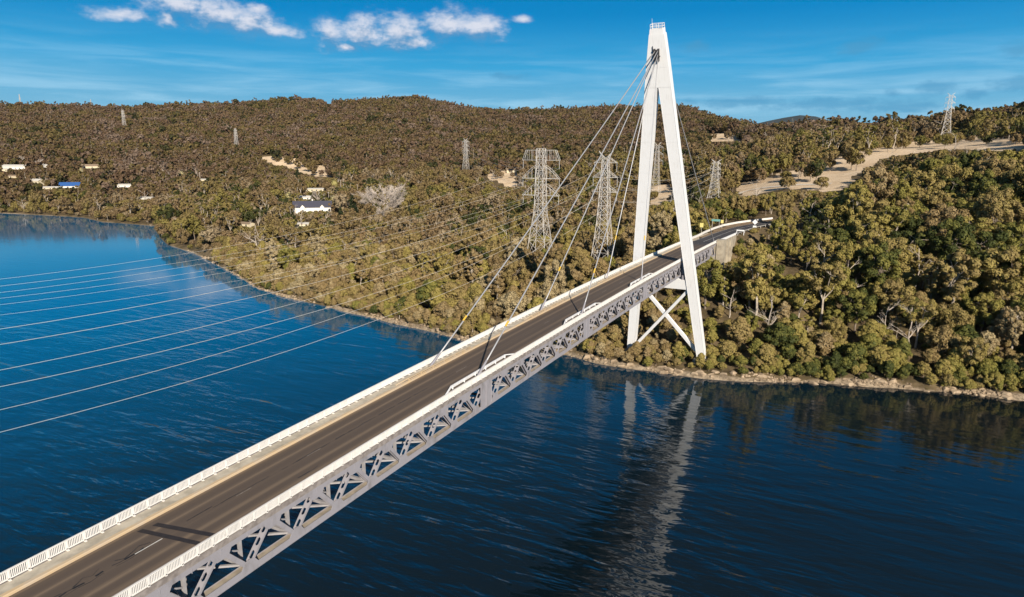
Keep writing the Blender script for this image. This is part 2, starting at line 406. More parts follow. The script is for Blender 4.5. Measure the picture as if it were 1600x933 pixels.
def vnoise(x, y, s):                            # cheap smooth pseudo-noise, about -1..1
    x = x/s; y = y/s
    return (np.sin(1.7*x+2.1*np.sin(0.9*y+1.3)) + np.sin(1.3*y-1.9*np.sin(0.8*x-0.4)) + np.sin(0.9*x+1.1*y+1.5*np.sin(1.1*x-0.7*y)))/3
def polar(x, y):
    dx = np.asarray(x, float)-CAM[0]; dy = np.asarray(y, float)-CAM[1]
    return np.arctan2(dy, dx), np.hypot(dx, dy)
def shore_d(a):
    return np.interp(a, S_AZ, S_D)
def height(x, y):
    x = np.atleast_1d(np.asarray(x, float)); y = np.atleast_1d(np.asarray(y, float))
    a, d = polar(x, y)
    j = np.clip(np.searchsorted(P_AZ, a)-1, 0, len(P_AZ)-2)
    t = np.clip((a-P_AZ[j])/(P_AZ[j+1]-P_AZ[j]), 0, 1); t = t*t*(3-2*t)*0.5+t*0.5
    gi = np.clip(np.interp(d, DG, np.arange(len(DG))), 0, len(DG)-1.001); g0 = gi.astype(int); gt = gi-g0
    z0 = P_Z[j, g0]*(1-gt)+P_Z[j, g0+1]*gt
    z1 = P_Z[j+1, g0]*(1-gt)+P_Z[j+1, g0+1]*gt
    z = z0*(1-t)+z1*t
    s = shore_d(a) + 2.2*vnoise(x, y, 9.0)*np.clip((420-d)/150, 0.3, 1)
    q = d-s
    z = z + np.clip(q/120, 0, 1)*(vnoise(x, y, 37)*0.9) + np.clip((d-350)/500, 0, 1)*(vnoise(x, y, 150)*8+vnoise(x, y, 61)*3) + np.clip((d-650)/600, 0, 1)*np.clip((2250-d)/400, 0, 1)*vnoise(y, x, 290)*12
    z = np.maximum(z, 0.6) * np.clip(q/14, 0, 1)**0.8 + np.clip(q/1.5, 0, 1)*0.5
    z = np.where(q < 0, np.maximum(q*0.35, -6), z)
    # the graded strip of the approach road
    k = x > 40
    if k.any():
        xc = np.clip(x, 45, 300); cy = np.interp(xc, CLX, CLY); off = np.abs(y-(cy+1.5))
        rz = dz(xc)-0.25
        w = np.clip((13-off)/5.5, 0, 1)*np.clip((x-66)/10, 0, 1)*np.clip((290-x)/60, 0, 1)
        z = z*(1-w)+rz*w
    return z
def H(x, y): return float(height(x, y)[0])
def ground_at(px, py, dmin=190, dmax=4000):
    d = ray(px, py); h = math.hypot(d[0], d[1])
    D = np.concatenate([np.arange(dmin, 900, 1.0), np.arange(900, dmax, 4.0)])
    X = CAM[0]+d[0]/h*D; Y = CAM[1]+d[1]/h*D
    zr = CAM[2]+d[2]/h*D
    i = np.nonzero(height(X, Y) >= zr)[0]
    i = i[0] if len(i) else len(D)-1
    return Vector((X[i], Y[i], H(X[i], Y[i]))), float(D[i])
def depth_of(p):
    return float(np.dot(np.array(p)-CAM, _f))

# dry grass paddocks, as polygons in the picture, laid onto the ground
def inside(poly, X, Y):
    r = np.zeros(X.shape, bool); n = len(poly)
    for i in range(n):
        x0, y0 = poly[i]; x1, y1 = poly[(i+1) % n]
        c = ((y0 > Y) != (y1 > Y)) & (X < (x1-x0)*(Y-y0)/((y1-y0) if y1 != y0 else 1e-9)+x0)
        r ^= c
    return r
PADDOCK_PX = [
    [(1145, 300), (1160, 288), (1215, 272), (1265, 262), (1320, 240), (1370, 228), (1420, 222), (1480, 214), (1540, 213), (1610, 213), (1610, 232), (1560, 236), (1480, 232), (1420, 240), (1375, 246), (1345, 268), (1320, 292), (1300, 299), (1230, 296), (1160, 308)],
    [(404, 243), (425, 241), (470, 252), (512, 262), (520, 278), (490, 276), (455, 264), (415, 254)],
    [(755, 276), (800, 262), (815, 266), (812, 290), (790, 292)],
    [(1020, 290), (1060, 296), (1075, 318), (1012, 322)],
    [(1105, 208), (1150, 210), (1160, 220), (1110, 222)],
]
PADDOCK = []
for poly in PADDOCK_PX:
    q = []
    for px, py in poly:
        g, D = ground_at(px, py+ (2 if py < 250 else 0), dmin=300); q.append((g.x, g.y))
    PADDOCK.append(q)
def dry_mask(x, y):
    mk = np.zeros(x.shape, bool)
    xx = x+vnoise(x, y, 14)*5; yy = y+vnoise(y, x, 17)*5
    for q in PADDOCK: mk |= inside(q, xx, yy)
    return mk

def mat_ground():
    mt = bpy.data.materials.new('forest_floor'); mt.use_nodes = True
    T = NT(mt.node_tree); b = T.n['Principled BSDF']; b.inputs['Roughness'].default_value = 0.95; b.inputs['Specular IOR Level'].default_value = 0.1
    co = T.new('ShaderNodeTexCoord').outputs['Object']
    n = T.noise(co, 0.12, 6.0, 0.65)
    c = T.mix(T.smooth(n, 0.35, 0.65), (0.085, 0.064, 0.036), (0.20, 0.145, 0.085))
    n = T.noise(co, 0.9, 5.0, 0.6)
    c = T.mix(T.math('MULTIPLY', T.smooth(n, 0.5, 0.72), 0.5), c, (0.13, 0.11, 0.04))
    dry = T.new('ShaderNodeAttribute', attribute_name='dry'); rock = T.new('ShaderNodeAttribute', attribute_name='rock')
    n1 = T.noise(co, 0.05, 6.0, 0.65)
    g = T.mix(T.smooth(n1, 0.35, 0.68), (0.78, 0.61, 0.43), (0.62, 0.46, 0.30))
    n2 = T.noise(co, 0.35, 5.0, 0.65)
    g = T.mix(T.math('MULTIPLY', T.smooth(n2, 0.54, 0.72), 0.45), g, (0.26, 0.195, 0.10))
    c = T.mix(T.smooth(T.math('ADD', dry.outputs['Fac'], T.math('MULTIPLY', T.math('SUBTRACT', n2, 0.5), 0.6)), 0.4, 0.6), c, g)
    n3 = T.noise(co, 0.8, 6.0, 0.7)
    rk = T.mix(T.smooth(n3, 0.35, 0.65), (0.42, 0.33, 0.235), (0.17, 0.13, 0.09))
    c = T.mix(T.smooth(T.math('ADD', rock.outputs['Fac'], T.math('MULTIPLY', T.math('SUBTRACT', n3, 0.5), 0.9)), 0.4, 0.6), c, rk)
    T.l.new(c, b.inputs['Base Color'])
    bn = T.new('ShaderNodeBump'); T.l.new(T.noise(co, 1.2, 6.0, 0.65), bn.inputs['Height']); bn.inputs['Strength'].default_value = 0.6; bn.inputs['Distance'].default_value = 0.6
    T.l.new(bn.outputs[0], b.inputs['Normal'])
    return mt
A0, A1 = az_of(2700), az_of(-800)
AZG = np.concatenate([np.linspace(A0, az_of(1640), 60, endpoint=False), np.linspace(az_of(1640), az_of(-40), 620, endpoint=False), np.linspace(az_of(-40), A1, 60)])
DGR = np.concatenate([np.arange(0, 30, 1.5), np.arange(30, 120, 4.0), np.arange(120, 500, 10.0), np.arange(500, 1500, 25.0), np.arange(1500, 3000, 60), np.arange(3000, 4200, 150)])
SD = shore_d(AZG)
DD = SD[:, None] - 9 + DGR[None, :]
GX = CAM[0]+np.cos(AZG)[:, None]*DD; GY = CAM[1]+np.sin(AZG)[:, None]*DD
GZ = height(GX.ravel(), GY.ravel())
V = np.stack([GX.ravel(), GY.ravel(), GZ], 1)
ter = grid_mesh('terrain', V, len(AZG), len(DGR), mat_ground())
def fattr(me, name, arr):
    a = me.attributes.new(name, 'FLOAT', 'POINT'); a.data.foreach_set('value', np.asarray(arr, np.float32))
fattr(ter, 'dry', dry_mask(V[:, 0], V[:, 1]).astype(float))
_q = (DD-SD[:, None]).ravel()
fattr(ter, 'rock', np.clip(1.05+0.35*vnoise(V[:, 0], V[:, 1], 11)-(_q+1)/4.5-np.where(DD.ravel() > 400, 0.45+0.5*vnoise(V[:, 0], V[:, 1], 40), 0), 0, 1))
ter.polygons.foreach_set('use_smooth', [True]*len(ter.polygons))
tag(link('terrain', ter), kind='structure')

# the far hill on the horizon, blue distance haze painted into its colour
b_ = MB()
hc, _ = horiz(1252, 200)
pts = [(1170, 196), (1200, 189), (1225, 184), (1250, 180), (1275, 182), (1300, 190), (1340, 196)]
rows = []
for dd, sc in ((3500, 0.0), (3900, 1.0), (4250, 0.0)):
    row = []
    for px, py in pts:
        a, s_ = horiz(px, py); zt = CAM[2]+3900*s_
        row.append((CAM[0]+math.cos(a)*dd, CAM[1]+math.sin(a)*dd, zt*sc if sc else 20.0))
    rows.append(row)
for r0, r1 in zip(rows, rows[1:]):
    for i in range(len(pts)-1): b_.face([r0[i+1], r0[i], r1[i], r1[i+1]])
tag(b_.obj('hill', material('hill_forest', (0.040, 0.055, 0.065), 0.95, var=0.3, scale=0.01)), kind='structure')

# ---------------------------------------------------------------- water
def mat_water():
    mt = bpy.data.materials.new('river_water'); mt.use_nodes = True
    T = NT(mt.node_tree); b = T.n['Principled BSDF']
    b.inputs['Base Color'].default_value = (0.003, 0.0075, 0.011, 1)
    b.inputs['Roughness'].default_value = 0.06; b.inputs['IOR'].default_value = 1.6
    b.inputs['Specular IOR Level'].default_value = 0.5
    co = T.new('ShaderNodeTexCoord').outputs['Object']
    mp = lambda sx, sy, r=0.0: T.mapping(co, (sx, sy, 1), (0, 0, -YAW+r))
    sp0 = T.new('ShaderNodeSeparateXYZ'); T.l.new(co, sp0.inputs[0])
    sky_sheen = T.smooth(T.math('ADD', sp0.outputs[0], T.math('MULTIPLY', sp0.outputs[1], 1.6)), -140.0, 420.0)  # bluer base colour to the left, painted in for brighter sky reflection
    T.l.new(T.mix(sky_sheen, (0.003, 0.0085, 0.013), (0.0, 0.135, 0.300)), b.inputs['Base Color'])
    w1 = T.noise(mp(0.30, 0.075, 0.06), 1.0, 2.0, 0.45, 0.5)
    w2 = T.noise(mp(0.85, 0.26, -0.10), 1.0, 2.0, 0.5, 0.4)
    w3 = T.noise(mp(0.075, 0.03), 1.0, 2.0, 0.5, 0.6)
    patch = T.smooth(T.noise(mp(0.016, 0.006), 1.0, 4.0, 0.6, 1.2), 0.36, 0.64)
    sp = T.new('ShaderNodeSeparateXYZ'); T.l.new(co, sp.inputs[0])
    open_ = T.smooth(T.math('SUBTRACT', T.math('MULTIPLY', sp.outputs[1], 0.25), sp.outputs[0]), 5.0, 150.0)   # rougher out from the bank
    amp = T.math('MULTIPLY', T.math('MULTIPLY', T.math('ADD', 0.20, T.math('MULTIPLY', open_, 1.55)), T.math('SUBTRACT', 1.0, T.math('MULTIPLY', T.smooth(T.math('ADD', sp.outputs[0], sp.outputs[1]), 0.0, 280.0), 0.94))), T.math('ADD', 0.45, T.math('MULTIPLY', patch, 0.75)))
    h = T.math('ADD', T.math('MULTIPLY', w1, 0.80), T.math('ADD', T.math('MULTIPLY', w2, 0.24), T.math('MULTIPLY', w3, 0.5)))
    h = T.math('MULTIPLY', h, amp)
    bn = T.new('ShaderNodeBump'); T.l.new(h, bn.inputs['Height']); bn.inputs['Strength'].default_value = 1.0; bn.inputs['Distance'].default_value = 0.45
    T.l.new(bn.outputs[0], b.inputs['Normal'])
    return mt
b_ = MB(); b_.face([(-6000, -6000, 0), (6000, -6000, 0), (6000, 6000, 0), (-6000, 6000, 0)])
tag(b_.obj('water', mat_water()), kind='structure')

# ---------------------------------------------------------------- road
def ribbon(xs, y0, y1, name, mt, off, nj=2, parent=None, centre=True):
    V, UV = [], []
    xs = np.asarray(xs, float); cy = np.interp(xs, CLX, CLY)
    for x, c in zip(xs, cy):
        dy = (np.interp(x+1, CLX, CLY)-np.interp(x-1, CLX, CLY))/2
        n = math.hypot(1, dy)
        for v in np.linspace(y0, y1, nj):
            V.append((x - v*dy/n, c + v/n, Z(x)+off)); UV.append((x/10+14, v))
    return link(name, grid_mesh(name, V, len(xs), nj, mt, UV), parent)
XR = np.concatenate([np.arange(-225, 45, 3.0), np.arange(45, 170, 4.0)])
road = ribbon(XR, -3.75, 3.45, 'road', M_ASPH, 0.0); tag(road, kind='structure')
XA = np.arange(45, 175, 4.0)
tag(ribbon(XA, 3.45, 3.6, 'road_shoulder', M_ASPH, -0.004), kind='structure')
tag(ribbon(XA, -4.9, -3.45, 'road_shoulder', M_ASPH, -0.004), kind='structure')
for v0, v1, x0 in ((3.6, 5.6, 60), (5.6, 6.8, 84), (6.8, 8.2, 104)): tag(ribbon(np.arange(x0, 175, 4.0), v0, v1, 'road_verge', MATS.get('brown_verge') or material('brown_verge', (0.27, 0.185, 0.11), 0.95, var=0.3, scale=0.3), -0.012), kind='structure')
# centre dashes, edge lines, bitumen crack seals, a cast shadow painted as two dark strips across the road
mk = MB(); wk = MB()
def strip(mb, x0, x1, y0, y1, off):
    n = max(1, int(abs(x1-x0)/4))
    for i in range(n):
        a = x0+(x1-x0)*i/n; c = x0+(x1-x0)*(i+1)/n
        ca, cc = np.interp(a, CLX, CLY), np.interp(c, CLX, CLY)
        mb.face([(a, ca+y0, Z(a)+off), (c, cc+y0, Z(c)+off), (c, cc+y1, Z(c)+off), (a, ca+y1, Z(a)+off)])
dash_px = [((213, 867), (255, 842)), ((372, 776.5), (397, 763.5)), ((483, 714), (505, 702)), ((714, 582), (731, 573)), ((848, 505), (856, 501))]
dash_x = []
for a, c in dash_px:
    xa = road_at(*a); xc = road_at(*c); dash_x.append((xa[0], xc[0], (xa[1]+xc[1])/2))
    strip(mk if a[0] < 300 else wk, xa[0], xc[0], -0.10 if a[0] < 300 else -0.06, 0.0, 0.008)
strip(mk, 46, 165, -0.08, 0.06, 0.008); strip(mk, 46, 165, 3.3, 3.42, 0.008); strip(mk, 46, 165, -3.42, -3.3, 0.008)
for x in np.arange(-72, 40, 12): strip(wk, x, x+2.6, -0.07, 0.0, 0.008)
tag(mk.obj('road_marking', M_MARK, road), kind='structure')
tag(wk.obj('road_marking', material('worn_road_paint', (0.33, 0.29, 0.26), 0.8, var=0.5, scale=3.0), road), kind='structure')
cs = MB(); rr = random.Random(5)
def crack(x0, x1, y, w, wander):
    x = x0; yy = y
    while x < x1:
        st_ = rr.uniform(0.35, 0.9); y2 = y + rr.uniform(-wander, wander)
        if rr.random() < 0.82:
            ww = w*rr.uniform(0.4, 1.3)
            cs.face([(x, yy-ww, Z(x)+0.004), (x+st_, y2-ww*0.8, Z(x+st_)+0.004), (x+st_, y2+ww*0.8, Z(x+st_)+0.004), (x, yy+ww, Z(x)+0.004)])
        x += st_; yy = y2
crack(-178, -168, 0.05, 0.09, 0.12); crack(-178, -171, 0.45, 0.05, 0.25); crack(-175, -168.5, -0.25, 0.035, 0.08); crack(-169.8, -166.5, 0.55, 0.05, 0.5)
crack(-163.5, -160.5, 0.45, 0.05, 0.05); crack(-161, -155, 0.22, 0.05, 0.06); crack(-153, -120, 0.10, 0.055, 0.07)
crack(-118, -108, 0.0, 0.04, 0.05); crack(-104, -98, 0.2, 0.03, 0.05); crack(-153.5, -151.5, -2.6, 0.06, 0.08); crack(-95, -40, -0.1, 0.018, 0.04)
tag(cs.obj('crack_seal', M_SEAL, road), kind='structure')
pt = MB()
def shadow_quad(a, c, w):
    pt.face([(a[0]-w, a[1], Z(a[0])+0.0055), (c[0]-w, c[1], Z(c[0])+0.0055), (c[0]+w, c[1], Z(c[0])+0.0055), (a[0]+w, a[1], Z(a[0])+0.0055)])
shadow_quad((-165.0, 2.45), (-163.9, -3.4), 0.30); shadow_quad((-166.2, 2.75), (-165.25, -3.4), 0.27)
tag(pt.obj('road_shadow', M_SHADOW, road), kind='structure')

# ---------------------------------------------------------------- the bridge deck
XB0, XB1, P_, ANCH = -222.0, 43.5, 5.5, (-120.5, -82.0, -43.5)
br = empty('road_bridge', (0, 0, 0), 'long grey and white cable stayed road bridge crossing the blue river', 'bridge')
xs = np.append(np.arange(XB0, XB1, 3.0), XB1)
def extr(mb, prof, xs):                       # closed y-z profile (relative to the road) swept along the deck
    n = len(prof); i0 = len(mb.v)
    for x in xs:
        for y, z in prof: mb.v.append((float(x), y, Z(x)+z))
    for i in range(len(xs)-1):
        for k_ in range(n):
            mb.f.append((i0+i*n+k_, i0+(i+1)*n+k_, i0+(i+1)*n+(k_+1) % n, i0+i*n+(k_+1) % n)); mb.mi.append(mb.m)
    mb.f.append(tuple(i0+k_ for k_ in range(n))); mb.mi.append(mb.m)
    mb.f.append(tuple(i0+(len(xs)-1)*n+k_ for k_ in reversed(range(n)))); mb.mi.append(mb.m)
mb = MB(); extr(mb, [(-4.6, -0.33), (4.6, -0.33), (4.6, -0.02), (-4.6, -0.02)], xs); mb.obj('deck_slab', M_EDGE, br)
for s in (1, -1):
    pr = [(3.70*s, -0.015), (4.93*s, -0.015), (4.93*s, 0.20), (3.70*s, 0.20)]
    mb = MB(); extr(mb, pr if s > 0 else pr[::-1], xs); mb.obj('footpath', M_CONC, br)
    ki = 3.32 if s > 0 else 3.60
    pr = [(ki*s, -0.015), (3.697*s, -0.015), (3.697*s, 0.23), ((ki+0.04)*s, 0.23), (ki*s, 0.18)]
    mb = MB(); extr(mb, pr if s > 0 else pr[::-1], xs); mb.obj('kerb', M_KERB if s > 0 else M_EDGE, br)
    pr = [(4.62*s, -0.30), (5.08*s, -0.30), (5.08*s, 0.19), (4.935*s, 0.19), (4.935*s, -0.018), (4.62*s, -0.018)]
    mb = MB(); extr(mb, pr if s > 0 else pr[::-1], xs); mb.obj('slab_edge', M_EDGE, br)
# railings
DP = 1.3967; PX0 = -170.81
post_x = [PX0+DP*k_ for k_ in range(int((XB0-PX0)/DP)+1, int((XB1-PX0)/DP)+1)]
def post_mesh(s):
    mb = MB(); y = 5.0*s
    mb.box(-0.07, 0.07, y-0.05, y+0.05, 0.20, 1.03)
    mb.box(-0.08, 0.08, min(y-0.24*s, y+0.07*s), max(y-0.24*s, y+0.07*s), 0.203, 0.28)
    return mb.mesh('post', M_RAIL)
for s in (1, -1):
    mb = MB(); y = 5.0*s
    for z0, z1, w in ((1.00, 1.0756, 0.075), (0.29, 0.36, 0.05)):
        extr(mb, [(y-w, z0), (y+w, z0), (y+w, z1), (y-w, z1)], xs)
    x = post_x[0]; k_ = 0
    for p0 in post_x[:-1]:
        for j in range(1, 11):
            x = p0+DP*j/11; zz = Z(x)
            mb.box(x-0.026, x+0.026, y-0.03, y+0.03, zz+0.355, zz+1.005)
    ra = mb.obj('railing', M_RAIL, br)
    me = post_mesh(s)
    vis = [x for x in post_x if x > (-178 if s > 0 else -175)]
    for x in vis[:100]:
        o = link('post', me, ra); o.location = (x, 0, Z(x))
    mb = MB()
    for x in vis[100:]:
        zz = Z(x); mb.box(x-0.05, x+0.05, y-0.05, y+0.05, zz+0.20, zz+1.03); mb.box(x-0.09, x+0.09, min(y-0.36*s, y+0.12*s), max(y-0.36*s, y+0.12*s), zz+0.203, zz+0.27)
    tag(mb.obj('post', M_RAIL, ra), kind='stuff')
# trusses
nodes = [ANCH[0]+P_*(k_+0.5) for k_ in range(-18, 30)]
nodes = [x for x in nodes if XB0+1 < x < XB1-3]
ZT, ZB0, ZB1 = -0.90, -3.70, -4.31
def slot_plate(mb, L, w, y, flip):
    """flat plate along local x (0..L), w wide in z, three slotted holes; on plane y"""
    cells = [(0, 0.10, 0)] + [(0.10+0.27*i, 0.10+0.27*(i+1), 1) for i in range(3)] + [(0.91, 1.0, 0)]
    for a, c, hole in cells:
        x0, x1 = a*L, c*L; hw = w/2
        if not hole:
            f = [(x0, y, -hw), (x1, y, -hw), (x1, y, hw), (x0, y, hw)]; mb.face(f if not flip else f[::-1]); continue
        xm = (x0+x1)/2; hx = (x1-x0)*0.34; hz = w*0.29
        outer = [(x0, -hw), (xm, -hw), (x1, -hw), (x1, 0), (x1, hw), (xm, hw), (x0, hw), (x0, 0)]
        inner = [(xm-hx*0.62, -hz), (xm, -hz), (xm+hx*0.62, -hz), (xm+hx, 0), (xm+hx*0.62, hz), (xm, hz), (xm-hx*0.62, hz), (xm-hx, 0)]
        for i in range(8):
            j = (i+1) % 8
            f = [(outer[i][0], y, outer[i][1]), (outer[j][0], y, outer[j][1]), (inner[j][0], y, inner[j][1]), (inner[i][0], y, inner[i][1])]
            mb.face(f if not flip else f[::-1])
def perforated_mesh(L, s):
    w, hz_ = 0.62, 0.21
    tmp = MB(); slot_plate(tmp, L, w, 0.0, False)
    mb = MB()
    for z, up in ((hz_, True), (hz_-0.025, False)):
        for f in tmp.f:
            q = [(tmp.v[i][0], (w/2+tmp.v[i][2])*s, z) for i in f]; mb.face(q)
    for y in (0.0, w-0.03):
        mb.box(0, L, min(y*s, (y+0.03)*s), max(y*s, (y+0.03)*s), hz_-0.22, hz_-0.03)
    return mb.mesh('perforated_diagonal', M_GREY)
def h_mesh(L, s):
    mb = MB(); w = 0.40
    for y in (0.0, 0.44):
        mb.box(0, L, min(y*s, (y+0.035)*s), max(y*s, (y+0.035)*s), -w/2, w/2)
    mb.box(0, L, min(0.035*s, 0.44*s), max(0.035*s, 0.44*s), -0.03, 0.03)
    return mb.mesh('diagonal', M_GREY)
hgt = (ZT+0.15)-(ZB0-0.15); LD = math.hypot(P_/2, hgt); ANG = math.atan2(hgt, P_/2)
for s in (-1, 1):
    yo = 4.90*s
    def yr(a, c): return (min(yo-a*s, yo-c*s), max(yo-a*s, yo-c*s))
    mb = MB()
    y0, y1 = yr(0.0, 0.04); extr(mb, [(y0, ZT), (y1, ZT), (y1, -0.305), (y0, -0.305)], xs)           # top chord: outer web
    y0, y1 = yr(0.56, 0.60); extr(mb, [(y0, ZT), (y1, ZT), (y1, -0.305), (y0, -0.305)], xs)
    y0, y1 = yr(0.04, 0.56); extr(mb, [(y0, ZT+0.04), (y1, ZT+0.04), (y1, ZT+0.09), (y0, ZT+0.09)], xs)
    y0, y1 = yr(-0.06, 0.0); extr(mb, [(y0, -0.39), (y1, -0.39), (y1, -0.305), (y0, -0.305)], xs)       # top flange lip
    y0, y1 = yr(0.0, 0.04); extr(mb, [(y0, ZB1), (y1, ZB1), (y1, ZB0), (y0, ZB0)], xs)                # bottom chord
    y0, y1 = yr(0.86, 0.90); extr(mb, [(y0, ZB1), (y1, ZB1), (y1, ZB0-0.12), (y0, ZB0-0.12)], xs)
    y0, y1 = yr(0.04, 0.86); extr(mb, [(y0, ZB1+0.02), (y1, ZB1+0.02), (y1, ZB1+0.06), (y0, ZB1+0.06)], xs)
    y0, y1 = yr(-0.07, 0.0); extr(mb, [(y0, ZB1), (y1, ZB1), (y1, ZB1+0.05), (y0, ZB1+0.05)], xs)
    # gussets, stiffener ribs and the solid anchor panels
    def plate(pts, a=-0.012, c=0.05):
        ya, yc = (yo-a*s, yo-c*s)
        f0 = [(x, ya, Z(x)+z) for x, z in pts]; f1 = [(x, yc, Z(x)+z) for x, z in pts]
        mb.face(f0 if s < 0 else f0[::-1]); mb.face(f1[::-1] if s < 0 else f1)
        n = len(pts)
        for i in range(n):
            j = (i+1) % n; mb.face([f0[i], f1[i], f1[j], f0[j]])
    for x in nodes:
        plate([(x-1.05, ZB0-0.30), (x+1.05, ZB0-0.30), (x+0.85, ZB0+0.02), (x+0.50, ZB0+0.50), (x+0.12, ZB0+0.62), (x-0.28, ZB0+0.62), (x-0.62, ZB0+0.40), (x-0.9, ZB0+0.02)])
        t = x+P_/2
        if t < XB1-1.5:
            plate([(t-1.25, ZT+0.25), (t-1.0, ZT-0.02), (t-0.75, ZT-0.45), (t-0.42, ZT-0.62), (t+0.42, ZT-0.62), (t+0.75, ZT-0.45), (t+1.0, ZT-0.02), (t+1.25, ZT+0.25)])
        for q in (x, t):
            y0, y1 = yr(-0.03, 0.0); mb.box(q-0.03, q+0.03, y0, y1, Z(q)-1.0, Z(q)-0.58)
    for xa in ANCH + (-5.0, 33.5):
        plate([(xa-1.5, -4.0), (xa+1.5, -4.0), (xa+1.5, -0.8), (xa-1.5, -0.8)], -0.02, 0.045)
        for q in (-1.5, 0.0, 1.5):
            y0, y1 = yr(-0.10, -0.02); mb.box(xa+q-0.04, xa+q+0.04, y0, y1, Z(xa)-4.2, Z(xa)-0.6)
    # dust-stained upper side of the bottom chord
    mb.m = 1
    y0, y1 = yr(0.045, 0.855); extr(mb, [(y0, ZB0-0.25), (y1, ZB0-0.25), (y1, ZB0-0.20), (y0, ZB0-0.20)], xs)
    mb.m = 0
    tg = mb.obj('truss_girder', [M_GREY, M_CREAM], br)
    mp_, mh_ = perforated_mesh(LD, -s), h_mesh(LD, -s)
    if s < 0:
        for x in nodes:
            zb = Z(x)+ZB0-0.15
            o = link('perforated_diagonal', mp_, tg); o.location = (x, yo, zb); o.rotation_euler = (0, -ANG, 0)
            t = x+P_/2
            if t+P_/2 < XB1:
                o = link('diagonal', mh_, tg); o.location = (t, yo+0.0, Z(t)+ZT+0.15); o.rotation_euler = (0, ANG, 0)
    else:                                       # hardly seen through the near girder: one web
        mw = MB()
        for x in nodes:
            mw.beam((x, yo-0.25*s, Z(x)+ZB0), (x+P_/2, yo-0.25*s, Z(x+P_/2)+ZT), 0.45, 0.7, (0, 1, 0))
            if x+P_ < XB1: mw.beam((x+P_/2, yo-0.25*s, Z(x+P_/2)+ZT), (x+P_, yo-0.25*s, Z(x+P_)+ZB0), 0.45, 0.4, (0, 1, 0))
        mw.obj('web_lattice', M_GREYD, tg)
# cross frames, one at every bottom node, and the lateral bracing
mb = MB()
mb.box(-0.15, 0.15, -4.2, 4.2, -1.05, -0.40)
mb.box(-0.14, 0.14, -4.0, 4.0, -4.05, -3.75)
for s in (-1, 1):
    mb.box(-0.13, 0.13, s*3.75-0.14, s*3.75+0.14, -3.8, -1.0)
    mb.beam((0.0, s*3.7, -3.8), (0.0, 0.0, -1.05), 0.2, 0.2)
    mb.box(-0.11, 0.11, min(s*3.7, s*2.2), max(s*3.7, s*2.2), -2.0, -1.75)
cf = mb.mesh('cross_frame', M_GREYD)
for x in nodes:
    o = link('cross_frame', cf, br); o.location = (x, 0, Z(x))
mb = MB()
for i, x in enumerate(nodes[:-1]):
    x2 = nodes[i+1]
    mb.beam((x, -4.0, Z(x)-3.85), (x2, 4.0, Z(x2)-3.85), 0.22, 0.18); mb.beam((x, 4.0, Z(x)-3.88), (x2, -4.0, Z(x2)-3.88), 0.22, 0.18)
    xm = (x+x2)/2; mb.box(xm-0.14, xm+0.14, -4.2, 4.2, Z(xm)-0.95, Z(xm)-0.40)
    for s in (-1, 1): mb.beam((xm, s*4.1, Z(xm)-1.0), (x2, s*3.75, Z(x2)-2.6), 0.14, 0.14)
for y in (-2.6, 0, 2.6): extr(mb, [(y-0.1, -0.75), (y+0.1, -0.75), (y+0.1, -0.34), (y-0.1, -0.34)], xs)
mb.obj('lateral_bracing', M_GREYD, br)
# low white guards round the stay anchorages
for xa in ANCH:
    for s in (-1, 1):
        mb = MB(); x0, x1 = xa-6.5, xa+8.5
        for z0, z1, w in ((0.60, 0.72, 0.10), (0.36, 0.46, 0.07)):
            pr = [(3.30*s, z0), (3.30*s+w*s*2, z0), (3.30*s+w*s*2, z1), (3.30*s, z1)]
            extr(mb, pr if s > 0 else pr[::-1], np.linspace(x0, x1, 8))
        for x in np.linspace(x0+0.2, x1-0.2, 6): mb.box(x-0.06, x+0.06, min(3.40*s, 3.54*s), max(3.40*s, 3.54*s), Z(x)+0.2, Z(x)+0.62)
        for xe, xo in ((x0, -2.2), (x1, 2.2)): mb.beam((xe, 3.40*s, Z(xe)+0.66), (xe+xo, 3.95*s, Z(xe+xo)+0.30), 0.2, 0.12)
        zt = Z(xa)
        mb.box(xa-0.4, xa+0.4, min(3.75*s, 4.2*s), max(3.75*s, 4.2*s), zt+0.18, zt+0.5)
        mb.obj('anchor_guard', M_TOWER if s < 0 else M_KERB, br)

# ---------------------------------------------------------------- the A-frame tower
TK = -0.29426
def TP(y, z, n=0.0):                            # a point of the leaning frame; n = metres towards the viewer's side
    th = math.atan(-TK); return Vector((TK*(z-4.73) - n*math.cos(th), y, z - n*math.sin(th)))
tw = empty('bridge_tower', (0, 0, 4.0), 'tall white leaning A-frame tower straddling the bridge deck', 'tower')
def tpart(mb, name, mt=M_TOWER, parent=None):
    o = mb.obj(name, mt, parent or tw)
    if parent is None: o.matrix_parent_inverse = Matrix.Translation((0, 0, -4.0))
    return o
def slab(mb, ya0, ya1, za, yb0, yb1, zb, n0, n1, n2=None, n3=None):
    n2 = n0 if n2 is None else n2; n3 = n1 if n3 is None else n3
    mb.hexa([TP(ya0, za, n1), TP(ya1, za, n1), TP(ya1, za, n0), TP(ya0, za, n0), TP(yb0, zb, n3), TP(yb1, zb, n3), TP(yb1, zb, n2), TP(yb0, zb, n2)])
def yout(z): return 11.8 - 0.1131*(z-5)
def yin(z): return 9.4 - 0.1242*(z-5)
